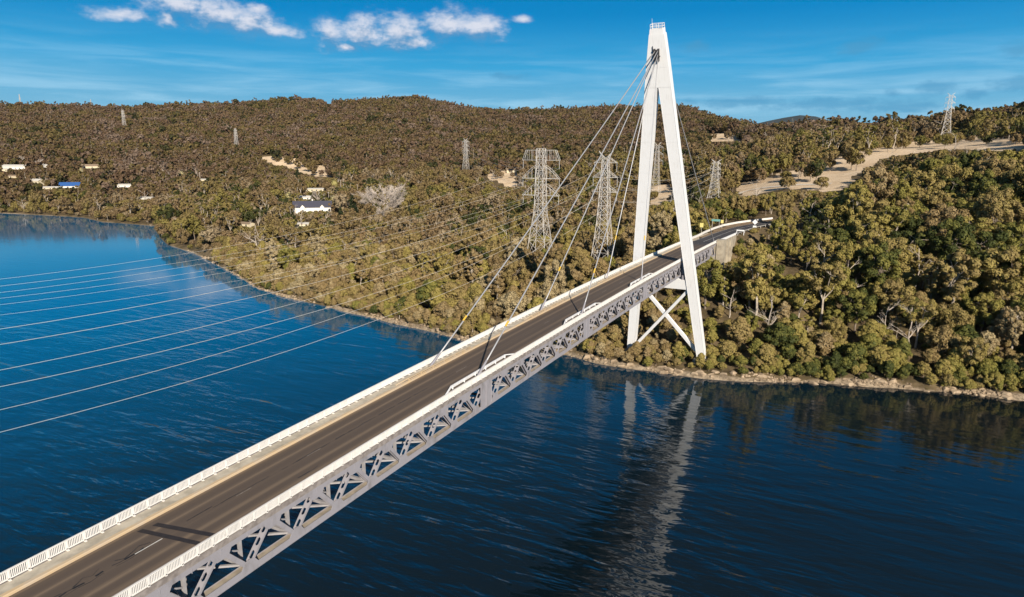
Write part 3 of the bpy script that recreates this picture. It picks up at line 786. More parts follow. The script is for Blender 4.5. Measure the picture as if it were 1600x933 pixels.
for s in (1, -1):
    mb = MB()
    zs = [2.2, 10, 18, 26, 34, 42, 50, 58, 66, 73, 79.4]
    for z0, z1 in zip(zs, zs[1:]):
        a = sorted((s*yin(z0), s*yout(z0))); c = sorted((s*yin(z1), s*yout(z1)))
        slab(mb, a[0], a[1], z0, c[0], c[1], z1-0.03, -1.2, 1.2)
        slab(mb, a[0]+0.12, a[1]-0.12, z0, c[0]+0.12, c[1]-0.12, z1, -1.22, 1.17)
        # flush edge strips: the plate edges stand a little proud
        for e in (0, 1):
            d_ = 0.10 if e == 0 else -0.10
            slab(mb, min(a[e], a[e]+d_), max(a[e], a[e]+d_), z0, min(c[e], c[e]+d_), max(c[e], c[e]+d_), z1-0.05, 1.2, 1.235)
    tpart(mb, 'leg')
    mb = MB(); y = s*10.6
    mb.box(-2.0, 2.2, y-2.0, y+2.0, 0.0, 3.0); tpart(mb, 'footing', M_ABUT)
mb = MB()
slab(mb, -yout(79.4), yout(79.4), 79.4, -yout(84), yout(84), 84, -1.25, 1.24)
slab(mb, -yout(84), yout(84), 84.02, -1.85, 1.85, 91.6, -1.25, 1.24)
slab(mb, -1.65, 1.75, 91.6, -1.55, 1.65, 92.7, -1.2, 1.2)
tpart(mb, 'head')
mb = MB()                                       # platform railing on the very top
for y in (-1.45, 0.0, 1.5):
    for n in (-1.05, 1.05): mb.beam(TP(y, 92.7, n), TP(y, 93.75, n), 0.09, 0.09)
for z in (93.2, 93.75):
    for n in (-1.05, 1.05): mb.beam(TP(-1.45, z, n), TP(1.5, z, n), 0.08, 0.08)
    for y in (-1.45, 1.5): mb.beam(TP(y, z, -1.05), TP(y, z, 1.05), 0.08, 0.08)
mb.beam(TP(1.3, 92.7, 0), TP(1.3, 95.0, 0), 0.06, 0.06)
tpart(mb, 'platform_railing', M_RAIL)
mb = MB()                                       # cable saddle
for y in (0.35, 0.62, -0.35, -0.62): slab(mb, y-0.05, y+0.05, 85.6, y-0.05, y+0.05, 88.4, 1.24, 2.0, 1.24, 1.7)
slab(mb, -0.85, 0.85, 86.5, -0.85, 0.85, 86.75, 1.24, 1.9); slab(mb, -0.7, 0.9, 87.9, -0.7, 0.9, 88.15, 1.24, 1.75)
slab(mb, 0.9, 1.0, 86.3, 0.9, 1.0, 89.0, 1.24, 1.5)
tpart(mb, 'cable_saddle', M_DARK)
mb = MB()
slab(mb, -yin(25.2)+0.01, yin(25.2)-0.01, 25.2, -yin(28.0)+0.01, yin(28.0)-0.01, 28.0, -1.0, 1.0); tpart(mb, 'cross_beam')
mb = MB()
for s in (-1, 1): slab(mb, s*5.9-0.6, s*5.9+0.6, 28.0, s*5.9-0.5, s*5.9+0.5, 29.3, -0.7, 0.8)
tpart(mb, 'deck_bearing', M_GREY)
for s, nn, w in ((1, 0.25, 0.80), (-1, -0.35, 0.95)):
    mb = MB(); mb.beam(TP(s*9.6, 4.6, nn), TP(-s*7.1, 24.9, nn), w, 0.75, TP(0, 0, 1)-TP(0, 0, 0)); tpart(mb, 'brace')

# ---------------------------------------------------------------- stay cables
def stay(a, c, label, rad=0.115, collar=True):
    a = Vector(a); c = Vector(c)
    o = empty('stay_cable', a, label, 'stay cable', 'stay cables fanning from the tower head')
    L = c-a; n = 14; pts = [L*(i/n) + Vector((0, 0, -0.012*L.length*4*(i/n)*(1-i/n)*0.25)) for i in range(n+1)]
    mb = MB(); side = Vector((0, 1, 0))
    mb.tube(pts, [rad]*(n+1), 8); mb.obj('strand', M_CABLE, o, True)
    d = L.normalized()
    if collar:
        mb = MB(); mb.tube([d*9.4, d*10.5], [rad*1.35]*2, 8); mb.obj('collar', M_YEL, o)
    mb = MB(); mb.tube([d*-0.6, d*0.2, d*2.4], [rad*1.6, rad*1.6, rad*1.25], 8); mb.obj('socket', M_GREY, o)
    return o
names = ('longest', 'middle', 'shortest')
for i, xa in enumerate(ANCH):
    zt = (87.9, 87.1, 86.3)[i]
    stay((xa, -3.95, Z(xa)+0.6), TP(-0.35, zt, 1.6), f'{names[i]} stay cable of the three on the near kerb, with yellow collar')
    stay((xa+(0, -1, -2)[i], 3.95, Z(xa)+0.6), TP(0.35, zt, 1.6), f'{names[i]} stay cable of the three on the far footpath, over the river side')
stay((43, -4.2, Z(43)+0.6), TP(-0.6, 87.5, -1.2), 'back stay cable from tower to the concrete pillar at the bridge end', 0.14, False)
stay((43, 4.2, Z(43)+0.6), TP(0.6, 87.5, -1.2), 'back stay cable mostly behind the tower, ending at the far kerb', 0.14, False)

# ---------------------------------------------------------------- abutment and approach barriers
ab = empty('bridge_abutment', (44, 0, 20), 'pale concrete abutment with pillars at the far end of the bridge', 'abutment')
def apart(mb, name, mt): 
    o = mb.obj(name, mt, ab); o.matrix_parent_inverse = Matrix.Translation((-44, 0, -20)); return o
for s in (-1, 1):
    mb = MB(); mb.box(43.6, 46.4, s*6.4-1.3, s*6.4+1.3, 14, Z(45)+0.9); mb.box(43.5, 46.5, s*6.4-1.42, s*6.4+1.42, Z(45)+0.9, Z(45)+1.25); apart(mb, 'pillar', M_ABUT)
    mb = MB()
    pr = [(46.4, 15.0), (72, 27.0), (72, Z(60)+0.25), (46.4, Z(46.4)+0.25)]
    cyo = lambda x: np.interp(x, CLX, CLY)
    for (x0, zb0), (x1, zb1) in (((46.4, 16), (59, 21)), ((59, 21), (74, 27))):
        y0 = cyo(x0)+s*5.35; y1 = cyo(x1)+s*5.35
        mb.hexa([(x0, y0-0.3, zb0), (x1, y1-0.3, zb1), (x1, y1+0.3, zb1), (x0, y0+0.3, zb0), (x0, y0-0.3, Z(x0)+0.25), (x1, y1-0.3, Z(x1)+0.25), (x1, y1+0.3, Z(x1)+0.25), (x0, y0+0.3, Z(x0)+0.25)])
    for x in (50, 54.5, 59, 63.5):
        y = cyo(x)+s*5.35
        mb.hexa([(x-0.4, min(y+s*0.3, y+s*1.6), 17), (x+0.4, min(y+s*0.3, y+s*1.6), 17), (x+0.4, max(y+s*0.3, y+s*1.6), 17), (x-0.4, max(y+s*0.3, y+s*1.6), 17),
                 (x-0.4, min(y+s*0.3, y+s*0.6), 31.5), (x+0.4, min(y+s*0.3, y+s*0.6), 31.5), (x+0.4, max(y+s*0.3, y+s*0.6), 31.5), (x-0.4, max(y+s*0.3, y+s*0.6), 31.5)])
    apart(mb, 'wing_wall', M_ABUT)
    mb = MB(); xx = np.linspace(46.5, 74 if s < 0 else 150, 12 if s < 0 else 40)
    for x0, x1 in zip(xx, xx[1:]):
        w0 = np.interp(x0, [46, 58, 105, 150], [5.1, 5.4, 8.2, 8.6]) if s > 0 else 5.35
        w1 = np.interp(x1, [46, 58, 105, 150], [5.1, 5.4, 8.2, 8.6]) if s > 0 else 5.35
        mb.beam((x0, cyo(x0)+s*w0, Z(x0)+0.62), (x1+0.01, cyo(x1)+s*w1, Z(x1)+0.62), 0.22, 0.85)
    apart(mb, 'parapet', M_TOWER if s < 0 else M_RAIL)
mb = MB(); mb.box(43.8, 45.6, -4.8, 4.8, 15, Z(45)-0.5); apart(mb, 'breast_wall', M_ABUT)
# armco on the right of the curve
mb = MB(); xx = np.linspace(76, 128, 20)
for x0, x1 in zip(xx, xx[1:]):
    mb.beam((x0, np.interp(x0, CLX, CLY)-5.6, Z(x0)+0.6), (x1, np.interp(x1, CLX, CLY)-5.6, Z(x1)+0.6), 0.06, 0.35)
gr = mb.obj('guard_rail', material('weathered_galvanised', (0.36, 0.35, 0.33), 0.6, 0.2)); tag(gr, 'low steel guard rail on the right of the curving approach road', 'guard rail')
mb = MB()
for x in xx[::2]: mb.box(x-0.06, x+0.06, np.interp(x, CLX, CLY)-5.75, np.interp(x, CLX, CLY)-5.6, Z(x)-0.3, Z(x)+0.7)
mb.obj('post', M_PYL, gr)

# road signs at the end of the bridge
def sign(x, y, panel, mt, label, posts=(0,), h=2.4, backing=None):
    z = max(H(x, y), Z(x)-0.3) if x > 60 else Z(x)
    o = empty('road_sign', (x, y, z), label, 'road sign')
    w, hh, shape = panel
    for p in posts:
        mb = MB(); mb.tube([(0, p, -0.3), (0, p, h+hh)], [0.06, 0.06], 6); mb.obj('post', M_PYL, o)
    mb = MB()
    if shape == 'rect': mb.box(-0.10, -0.06, -w/2, w/2, h, h+hh)
    elif shape == 'diamond':
        c = h+hh/2; f = [(-0.10, 0, c-hh/2), (-0.10, -w/2, c), (-0.10, 0, c+hh/2), (-0.10, w/2, c)]; g = [(-0.06, *q[1:]) for q in f]
        mb.face(f[::-1]); mb.face(g)
        for i in range(4): j = (i+1) % 4; mb.face([f[i], f[j], g[j], g[i]])
    mb.obj('panel', mt, o)
    return o
sign(79, 7.6, (1.4, 1.7, 'rect'), M_SIGNY, 'tall yellow road sign beside the far parapet, left of the green one', h=2.2)
sign(96, 5.2, (3.6, 0.9, 'rect'), M_SIGNG, 'wide green road sign on two posts by the curve', posts=(-1.4, 1.4), h=3.2)
sign(97.5, 2.9, (1.1, 1.4, 'rect'), M_SIGNY, 'yellow road sign at the right end of the green sign', h=2.4)
o = sign(103, -9.6, (2.3, 2.3, 'diamond'), M_SIGNW, 'white diamond road sign on the near side of the curve', h=1.9)
mb = MB(); mb.box(-0.10, -0.06, -0.7, 0.7, 0.7, 1.5); mb.obj('plate', M_SIGNW, o)
o = empty('barrier_gate', (80, -7.4, Z(80)), 'small white gate barrier at the end of the near parapet', 'barrier')
mb = MB(); mb.box(-0.1, 0.1, -1.4, -1.2, -0.5, 1.6); mb.box(-0.1, 0.1, 1.3, 1.5, -0.5, 1.6); mb.box(-0.08, 0.08, -1.2, 1.3, 1.15, 1.6); mb.obj('frame', M_SIGNW, o)

#PART2

# ---------------------------------------------------------------- lattice pylons
def lattice(mb, levels, w, brace=True, horiz_every=1):
    """levels: list of (z, half_x, half_y)"""
    C4 = lambda z, a, c: [Vector((-a, -c, z)), Vector((a, -c, z)), Vector((a, c, z)), Vector((-a, c, z))]
    rings = [C4(*l) for l in levels]
    for i, (r0, r1) in enumerate(zip(rings, rings[1:])):
        for k_ in range(4):
            mb.beam(r0[k_], r1[k_], w*1.35, w*1.35)
            j = (k_+1) % 4
            if brace:
                mb.beam(r0[k_], r1[j], w*0.75, w*0.75); mb.beam(r0[j], r1[k_], w*0.75, w*0.75)
            if i % horiz_every == 0: mb.beam(r1[k_], r1[j], w*0.75, w*0.75)
def pylon(loc, h, label, kind, w=0.20, rz=0.0, arm=None):
    o = empty('power_pylon', loc, label, 'pylon', 'lattice power pylons', rz)
    mb = MB()
    tips = []
    if kind == 'wide':                          # narrow shaft, splayed feet, three broad bowed arms
        lv = [(-0.5, 4.8, 4.8), (0.16*h, 4.0, 4.0), (0.30*h, 3.1, 3.1), (0.40*h, 2.4, 2.4)]
        z = 0.40*h
        while z < 0.98*h: z += 0.10*h; t = (z/h-0.40)/0.6; lv.append((min(z, h), 2.3-0.75*t, 2.3-0.75*t))
        arms = [(0.895*h, 0.985*h, 9.3, 'flat'), (0.73*h, 0.86*h, 9.4, 'bow'), (0.575*h, 0.69*h, 9.2, 'bow')]
    else:                                       # slender taper, three light arms and two horns
        lv = [(-0.5, 4.3, 4.3), (0.12*h, 3.7, 3.7), (0.25*h, 3.05, 3.05), (0.37*h, 2.5, 2.5)]
        z = 0.37*h
        while z < 0.93*h: z += 0.08*h; t = (z/h-0.37)/0.58; lv.append((z, 2.4-1.25*t, 2.4-1.25*t))
        arms = [(0.90*h, 0.95*h, 5.2, 'thin'), (0.775*h, 0.83*h, 5.6, 'thin'), (0.65*h, 0.70*h, 5.6, 'thin')]
        zt = lv[-1][0]; a = lv[-1][1]
        for s in (-1, 1):
            for x in (-a, a): mb.beam((x, s*a*0.6, zt), (0, s*3.2, h), w, w)
            mb.beam((0, -s*a*0.4, zt), (0, s*3.2, h), w*0.8, w*0.8)
    if arm: arms = [(z0, z1, r_*arm, t) for z0, z1, r_, t in arms]
    lattice(mb, lv, w)
    mb.obj('lattice_mast', M_PYL, o)
    for z0, z1, r_, t in arms:
        am = MB(); ww = w*0.85
        hw = np.interp(z0, [l[0] for l in lv], [l[1] for l in lv])
        for s in (-1, 1):
            n = 5
            for x in (-hw, hw):
                bot = [Vector((x*(1-0.55*i/n), s*(hw+(r_-hw)*i/n), z0)) for i in range(n+1)]
                n = 4 if t != 'thin' else 3
                bot = [Vector((x*(1-0.55*i/n), s*(hw+(r_-hw)*i/n), z0)) for i in range(n+1)]
                if t == 'flat': top = [Vector((x*(1-0.55*i/n), s*(hw+(r_-hw)*min(i/n, 0.83)), z1)) for i in range(n)]+[bot[-1]]
                elif t == 'bow': top = [Vector((x*(1-0.55*i/n), s*(hw+(r_-hw)*i/n), z0+(z1-z0)*(1-(i/n)**1.3)*0.9+0.05)) for i in range(n)]+[bot[-1]]
                else: top = [Vector((x*(1-0.55*i/n), s*(hw+(r_-hw)*i/n), z0+(z1-z0)*(1-i/n))) for i in range(n)]+[bot[-1]]
                for i in range(n):
                    am.beam(bot[i], bot[i+1], ww, ww); am.beam(top[i], top[i+1], ww, ww)
                    if i: am.beam(bot[i], top[i], ww*0.6, ww*0.6)
            for i in (2, n): am.beam((-hw*(1-0.55*i/n), s*(hw+(r_-hw)*i/n), z0), (hw*(1-0.55*i/n), s*(hw+(r_-hw)*i/n), z0), ww*0.6, ww*0.6)
            tips.append((Vector((0, s*r_, z0)), s, z0))
        ao = am.obj('cross_arm', M_PYL, o)
        for s in (-1, 1):
            im = MB(); im.tube([(0, s*(r_-0.1), z0+0.05), (0, s*(r_-0.1), z0-0.075*h)], [w*0.5, w*0.5], 5)
            im.obj('insulator', M_INS, ao)
    return o, [(Vector(loc)+p+Vector((0, 0, -0.075*h)), s, z) for p, s, z in tips]

def z_at(x, y, py):                             # height above (x, y) that shows on picture row py
    lo, hi = -50.0, 600.0
    for _ in range(50):
        mid = (lo+hi)/2; d = np.array([x, y, mid])-CAM
        row = 466.5-FPX*np.dot(d, _u2)/np.dot(d, _f)
        if row > py: lo = mid
        else: hi = mid
    return lo
def project(p):
    d = np.array(p, float)-CAM; return 800+FPX*np.dot(d, _r2)/np.dot(d, _f), 466.5-FPX*np.dot(d, _u2)/np.dot(d, _f)
SEEN = []; CLEAR = []                                      # (x, y, r): spots kept free of trees
P1 = (92.0, 85.0); P2 = (86.0, 51.5)
z1_, z2_ = H(*P1), H(*P2)
_, tips1 = pylon((*P1, z1_), z_at(*P1, 232)-z1_, 'broad lattice pylon with three wide bowed cross arms, left of the slender one', 'wide', 0.175)
_, tips2 = pylon((*P2, z2_), z_at(*P2, 236)-z2_, 'slender lattice pylon with two horns, nearest the far railing of the bridge', 'slim', 0.165)
CLEAR += [(P1[0]-2, P1[1]-1, 8), (P2[0]-2, P2[1]-1, 7)]; SEEN += [(822, 868, 388, 315), (922, 966, 402, 298)]
OTHER = [((1115, 317), 249, 'slim', 'horned lattice pylon seen just right of the bridge tower, above the road bend', None),
         ((1024, 306), 222, 'slim', 'lattice pylon half hidden between the two legs of the bridge tower', None),
         ((1056, 326), 240, 'slim', 'lattice pylon standing mostly behind the near leg of the bridge tower', None),
         ((728, 273), 216, 'slim', 'lattice pylon alone on the wooded slope left of the broad pylon', None),
         ((370, 234), 201, 'slim', 'small lattice pylon above the left grass clearing', None),
         ((195, 204), 171, 'slim', 'small lattice pylon highest on the left hillside', None),
         ((1477, 216), 145, 'slim', 'tall lattice pylon on the dry grass ridge, rising above the skyline', 0.9)]
far_tips = {}
for (px, py), top, kind, label, arm in OTHER:
    g, D = ground_at(px, py, 230)
    hh = z_at(g.x, g.y, top)-g.z
    ob, tp_ = pylon((g.x, g.y, g.z), hh, label, kind, max(0.13, min(D*0.00023, 0.0001*D+0.10)), 0.0, (arm or 1.0)*hh/49)
    far_tips[px] = tp_
    CLEAR.append((g.x-2, g.y-1, 7)); SEEN.append((px-10, px+10, py-8, D))
for px, top, lb in ((33, 148, 'leftmost tiny pylon on the far left skyline'), (143, 156, 'tiny pylon on the far left skyline, right of the leftmost one')):
    g, D = ground_at(px, 170, 2300)
    pylon((g.x, g.y, g.z), z_at(g.x, g.y, top)-g.z, lb, 'slim', 0.4, 0, 1.3)

# ---------------------------------------------------------------- conductors
def wire_mesh(pts, rad, n=4):
    mb = MB(); mb.tube(pts, [rad]*len(pts), n, False); return mb
def span(a, c, sag, n=40):
    return [a.lerp(c, i/n) + Vector((0, 0, -4*sag*(i/n)*(1-i/n))) for i in range(n+1)]
def row_at(pts, px):
    q = [project(p) for p in pts if np.dot(np.array(p)-CAM, _f) > 5]
    q = sorted(q); xs_ = [a[0] for a in q]; ys_ = [a[1] for a in q]
    return float(np.interp(px, xs_, ys_))
def fit_span(a, y300, y0):
    best = (1e9, None)
    yc, sg = a.y-30.0, 28.0
    st_y, st_s = 40.0, 14.0
    def cost(yc, sg):
        p = span(a, Vector((-330, yc, a.z+3)), sg)
        return abs(row_at(p, 300)-y300)+abs(row_at(p, 2)-y0)
    cur = cost(yc, sg)
    for _ in range(90):
        moved = False
        for dy, ds in ((st_y, 0), (-st_y, 0), (0, st_s), (0, -st_s), (st_y, st_s), (-st_y, -st_s), (st_y, -st_s), (-st_y, st_s)):
            c_ = cost(yc+dy, sg+ds)
            if c_ < cur and sg+ds > 4: yc += dy; sg += ds; cur = c_; moved = True; break
        if not moved: st_y *= 0.6; st_s *= 0.6
    return span(a, Vector((-330, yc, a.z+3)), sg)
ordn = ('highest', 'second highest', 'third highest', 'third lowest', 'second lowest', 'lowest')
def sort_tips(t): return sorted(t, key=lambda q: (-round(q[2], 1), -q[1]))
for i, ((a, s, z), y300, y0) in enumerate(zip(sort_tips(tips2), (455, 476, 506, 527, 554, 582), (514, 538, 578, 604, 640, 675))):
    o = wire_mesh(fit_span(a, y300, y0), 0.036).obj('power_line', M_WIRE)
    tag(o, f'{ordn[i]} of the six bright power lines crossing the river from the horned pylon', 'power line', 'power lines across the river')
for i, ((a, s, z), y300, y0) in enumerate(zip(sort_tips(tips1), (381, 391, 400, 408, 416, 432), (436, 447, 457, 466, 476, 492))):
    o = wire_mesh(fit_span(a, y300, y0), 0.026).obj('power_line', M_WIRE)
    tag(o, f'{ordn[i]} of the six thin power lines ending at the broad pylon', 'power line', 'thin power lines from the broad pylon')
for i, (a, b2) in enumerate(zip(sort_tips(tips1), sort_tips(far_tips[728]))):
    o = wire_mesh(span(a[0], b2[0], 6, 20), 0.045).obj('power_line', M_WIRE)
    tag(o, 'faint power line between the broad pylon and the hillside pylon to its left', 'power line', 'power lines up the wooded slope')
for i, (a, b2) in enumerate(zip(sort_tips(tips2), sort_tips(far_tips[1115]))):
    o = wire_mesh(span(a[0], b2[0], 6, 20), 0.04).obj('power_line', M_WIRE)
    tag(o, 'power line behind the bridge tower, between the slender pylon and the one by the bend', 'power line', 'power lines behind the tower')

# ---------------------------------------------------------------- houses
def house(px, py, L, Wd, hw, hr, rz, wall, roof, label, gables=0, chimney=False, windows=3, name='house', dmin=250):
    g, D = ground_at(px, py, dmin)
    o = empty(name, (g.x, g.y, g.z+0.1), label, 'house', None, rz)
    mb = MB(); mb.box(-L/2, L/2, -Wd/2, Wd/2, -2.5, hw)
    mb.face([(-L/2, -Wd/2, hw), (-L/2, Wd/2, hw), (-L/2, 0, hw+hr)][::-1]); mb.face([(L/2, -Wd/2, hw), (L/2, Wd/2, hw), (L/2, 0, hw+hr)])
    for k_ in range(gables):
        x = -L/2+(k_+0.5)*L/max(gables, 1); mb.box(x-2.0, x+2.0, -Wd/2-1.6, -Wd/2, -2.5, hw)
        mb.face([(x-2.0, -Wd/2-1.6, hw), (x+2.0, -Wd/2-1.6, hw), (x, -Wd/2-1.6, hw+2.2)])
    mb.obj('wall', wall, o)
    rb = MB(); e = 0.45; sl = hr/(Wd/2)
    for s in (-1, 1):
        a = [(-L/2-e, s*(Wd/2+e), hw-e*sl), (L/2+e, s*(Wd/2+e), hw-e*sl), (L/2+e, 0, hw+hr), (-L/2-e, 0, hw+hr)]
        c = [(x, y, z+0.16) for x, y, z in a]
        if s < 0: rb.hexa(a+c)
        else: rb.hexa([a[1], a[0], a[3], a[2]]+[c[1], c[0], c[3], c[2]])
    for k_ in range(gables):
        x = -L/2+(k_+0.5)*L/max(gables, 1)
        for s in (-1, 1):
            a = [(x+s*2.3, -Wd/2-2.0, hw-0.3), (x+s*2.3, 0, hw-0.3), (x, 0, hw+2.35), (x, -Wd/2-2.0, hw+2.35)]
            if s < 0: a = [a[1], a[0], a[3], a[2]]
            rb.hexa(a+[(p, q, r_+0.15) for p, q, r_ in a])
    ro = rb.obj('roof', roof, o)
    if chimney:
        mb = MB(); mb.box(-0.5, 0.5, 0.6, 1.4, hw, hw+hr+1.4); mb.obj('chimney', wall, ro)
    for k_ in range(windows):
        x = -L/2+(k_+0.5)*L/windows; yy = -Wd/2-0.03
        if gables: yy -= 1.6; x = -L/2+(k_+0.5)*L/windows
        wb = MB(); wb.box(x-0.7, x+0.7, yy-0.02, yy+0.02, hw*0.35, hw*0.35+1.3); wb.obj('window', M_GLASS, o)
    w_ = L*0.5/D*FPX; SEEN.append((px-w_, px+w_, py-0.35*hw/D*FPX, D))
    CLEAR.append((g.x-3*math.cos(YAW), g.y-3*math.sin(YAW), L*0.52+4)); 
    return o
FR = YAW+math.pi/2+math.pi                       # a house whose long front faces the river
house(489, 333, 34, 11, 5.6, 5.2, FR+0.25, M_WALLW, M_ROOFD, 'white house with dark slate roof and front gables among the garden trees', 2, True, 2)
house(492, 300, 20, 9, 3.2, 1.0, FR+0.15, M_WALLC, M_ROOFW, 'low house with long pale roof behind the white gabled house', 0, False, 4)
house(478, 313, 11, 8, 3.2, 1.4, FR+0.1, M_WALLW, M_ROOFW, 'small shed with grey white roof just left behind the white gabled house', 0, False, 2)
house(113, 295, 27, 13, 3.6, 4.4, FR+0.35, M_WALLW, M_ROOFB, 'house with bright blue roof near the left shore', 0, False, 4)
house(58, 288, 18, 11, 4.4, 2.6, FR-0.3, M_WALLC, M_ROOFW, 'cream house with pale roof, second from the blue roofed house', 0, False, 3)
house(77, 297, 26, 9, 3.2, 1.2, FR+0.2, M_WALLC, M_ROOFW, 'long low white roofed house immediately left of the blue roof', 0, False, 4)
house(26, 266, 34, 12, 5.2, 2.2, FR, M_WALLW, M_ROOFW, 'large white two storey house, highest at the left edge', 0, False, 6)
house(5, 269, 18, 10, 4.0, 2.0, FR+0.2, M_WALLC, M_ROOFW, 'cream house cut by the left edge of the picture', 0, False, 3)
house(20, 279, 26, 9, 3.0, 1.6, FR+0.1, M_WALLC, M_ROOFN, 'low brown roofed house below the large white house', 0, False, 3)
house(145, 264, 30, 12, 3.8, 2.6, FR+0.45, M_WALLC, M_ROOFN, 'house with brown roof on the slope above the blue roof', 0, False, 3)
house(70, 263, 15, 8, 3.4, 2.4, FR-0.6, M_WALLW, M_ROOFW, 'small grey white shed right of the large white house', 0, False, 2)
house(197, 294, 22, 9, 3.4, 1.4, FR+0.3, M_WALLW, M_ROOFW, 'white roofed house to the right of the blue roofed house', 0, False, 3)
house(228, 313, 24, 9, 3.0, 1.2, FR-0.25, M_WALLW, M_ROOFW, 'white boat shed near the water by the headland', 0, False, 2)
house(320, 284, 15, 8, 3.0, 1.0, FR, M_WALLC, M_ROOFW, 'small pale shed by the roadside poles', 0, False, 2)
house(515, 163, 34, 14, 7, 3.0, FR, M_WALLW, M_ROOFW, 'white house on the hill just under the skyline', 0, False, 4, dmin=1200)
house(800, 270, 14, 8, 3.0, 1.6, FR, M_WALLC, M_ROOFN, 'cream cottage in the clearing left of the broad pylon', 0, False, 2)
house(386, 355, 10, 7, 3.0, 1.0, FR-0.4, M_WALLC, M_ROOFN, 'small brown hut in the bushes above the headland', 0, False, 2)
house(474, 355, 12, 7, 2.6, 0.9, FR+0.1, M_WALLC, M_ROOFW, 'low pale hut below the white gabled house', 0, False, 2)

# wooden poles with cross arms
for px, py, top, label in ((533, 300, 281, 'left of a pair of wooden power poles behind the gabled house'), (537, 300, 279, 'right of a pair of wooden power poles behind the gabled house'),
                           (559, 302, 288, 'single wooden power pole with cross arm, left of the pale bare tree'), (514, 318, 300, 'white pole beside the gabled house'),
                           (531, 354, 344, 'short pale pole on the slope below the gabled house'), (308, 283, 269, 'left pole of the roadside power line'),
                           (313, 284, 269, 'second pole of the roadside power line'), (353, 282, 271, 'right pole of the roadside power line')):
    g, D = ground_at(px, py, 300); hh = z_at(g.x, g.y, top)-g.z
    o = empty('power_pole', g, label, 'power pole', 'wooden power poles')
    mb = MB(); r_ = max(0.18, D*0.00035); mb.tube([(0, 0, -1), (0, 0, hh)], [r_, r_*0.8], 6); mb.obj('pole', M_DEAD, o)
    mb = MB(); mb.box(-0.12, 0.12, -1.3, 1.3, hh-0.9, hh-0.55); mb.obj('cross_arm', M_DEAD, o)
    SEEN.append((px-2, px+2, top+8, D))

# gravel track through the dry grass
tp_px = [(1152, 304), (1165, 299), (1190, 294), (1225, 291), (1260, 289), (1300, 287)]
tg_ = [ground_at(x, y, 300)[0] for x, y in tp_px]
mb = MB()
for a, c in zip(tg_, tg_[1:]):
    for k_ in range(4):
        p = a.lerp(c, k_/4); q = a.lerp(c, (k_+1)/4); d = (c-a).normalized(); n_ = Vector((-d.y, d.x, 0))*2.4
        f = [p-n_, q-n_, q+n_, p+n_]; f = [Vector((v.x, v.y, H(v.x, v.y)+0.25)) for v in f]
        mb.face(f)
tag(mb.obj('track', M_TRACK), kind='structure')
SEEN += [(1125, 1160, 372, 330), (1160, 1196, 356, 330)]
SEEN += [(1150, 1175, 303, ground_at(1160, 302, 300)[1])]
for a in tg_: CLEAR.append((a.x, a.y, 7)); CLEAR.append((a.x-12, a.y-6, 7)); CLEAR.append((a.x-22, a.y-11, 6))

# ---------------------------------------------------------------- tree parts
def leaf_mesh(name, clumps, n, size, mt, seed, up=0.35, flat=0.27, asp=1.5):
    r_ = np.random.default_rng(seed)
    vol = np.array([c[3]*c[4]+c[4]*c[5]+c[3]*c[5] for c in clumps]); cnt = np.maximum(8, (n*vol/vol.sum()).astype(int))
    P, N, CLV = [], [], []
    for c, k_ in zip(clumps, cnt):
        d = r_.normal(size=(k_, 3)); d[:, 2] += up; d /= np.linalg.norm(d, axis=1)[:, None]
        rad = np.clip(1-np.abs(r_.normal(size=k_))*0.20, 0.35, 1.0)+r_.normal(size=k_)*0.07
        e = np.array(c[3:6]); p = np.array(c[:3])+d*e*rad[:, None]
        nn = d/e; nn /= np.linalg.norm(nn, axis=1)[:, None]
        nn = nn+r_.normal(size=(k_, 3))*flat; nn[:, 2] += 0.15; nn /= np.linalg.norm(nn, axis=1)[:, None]
        P.append(p); N.append(nn); CLV.append(np.clip(np.full(k_, r_.random())*0.7+r_.random(k_)*0.45, 0, 1))
    P = np.concatenate(P); N = np.concatenate(N); CLV = np.concatenate(CLV); k_ = len(P)
    t = r_.normal(size=(k_, 3)); t -= N*(t*N).sum(1)[:, None]; t /= np.linalg.norm(t, axis=1)[:, None]
    b2 = np.cross(N, t); s = size*r_.uniform(0.6, 1.35, k_)[:, None]
    # five-cornered leaf sprays
    ang = np.array([0, 1.15, 2.3, 3.75, 5.1]); rr_ = np.array([1.0, 0.62, 0.75, 0.8, 0.6])
    V = np.stack([P + (t*math.cos(a)*asp**0.5 + b2*math.sin(a)/asp**0.5)*s*q*0.62 for a, q in zip(ang, rr_)], 1).reshape(-1, 3)
    me = bpy.data.meshes.new(name)
    me.vertices.add(k_*5); me.vertices.foreach_set('co', V.astype(np.float32).ravel())
    me.loops.add(k_*5); me.loops.foreach_set('vertex_index', np.arange(k_*5, dtype=np.int32))
    me.polygons.add(k_); me.polygons.foreach_set('loop_start', np.arange(0, k_*5, 5, dtype=np.int32)); me.polygons.foreach_set('loop_total', np.full(k_, 5, np.int32))
    me.materials.append(mt); me.update(calc_edges=True)
    fattr(me, 'clump', np.repeat(CLV, 5))
    return me
def limb(mb, a, c, r0, r1, rr, bend=0.12, n=4, sides=5):
    a = Vector(a); c = Vector(c); L = (c-a).length
    off = Vector((rr.uniform(-1, 1), rr.uniform(-1, 1), rr.uniform(-0.3, 0.5)))*L*bend
    pts = []
    for i in range(n+1):
        t = i/n; pts.append(a.lerp(c, t)+off*math.sin(math.pi*t)+Vector((rr.uniform(-1, 1), rr.uniform(-1, 1), 0))*L*0.02*(0 < i < n))
    mb.tube(pts, [r0+(r1-r0)*i/n for i in range(n+1)], sides, False)
    return pts
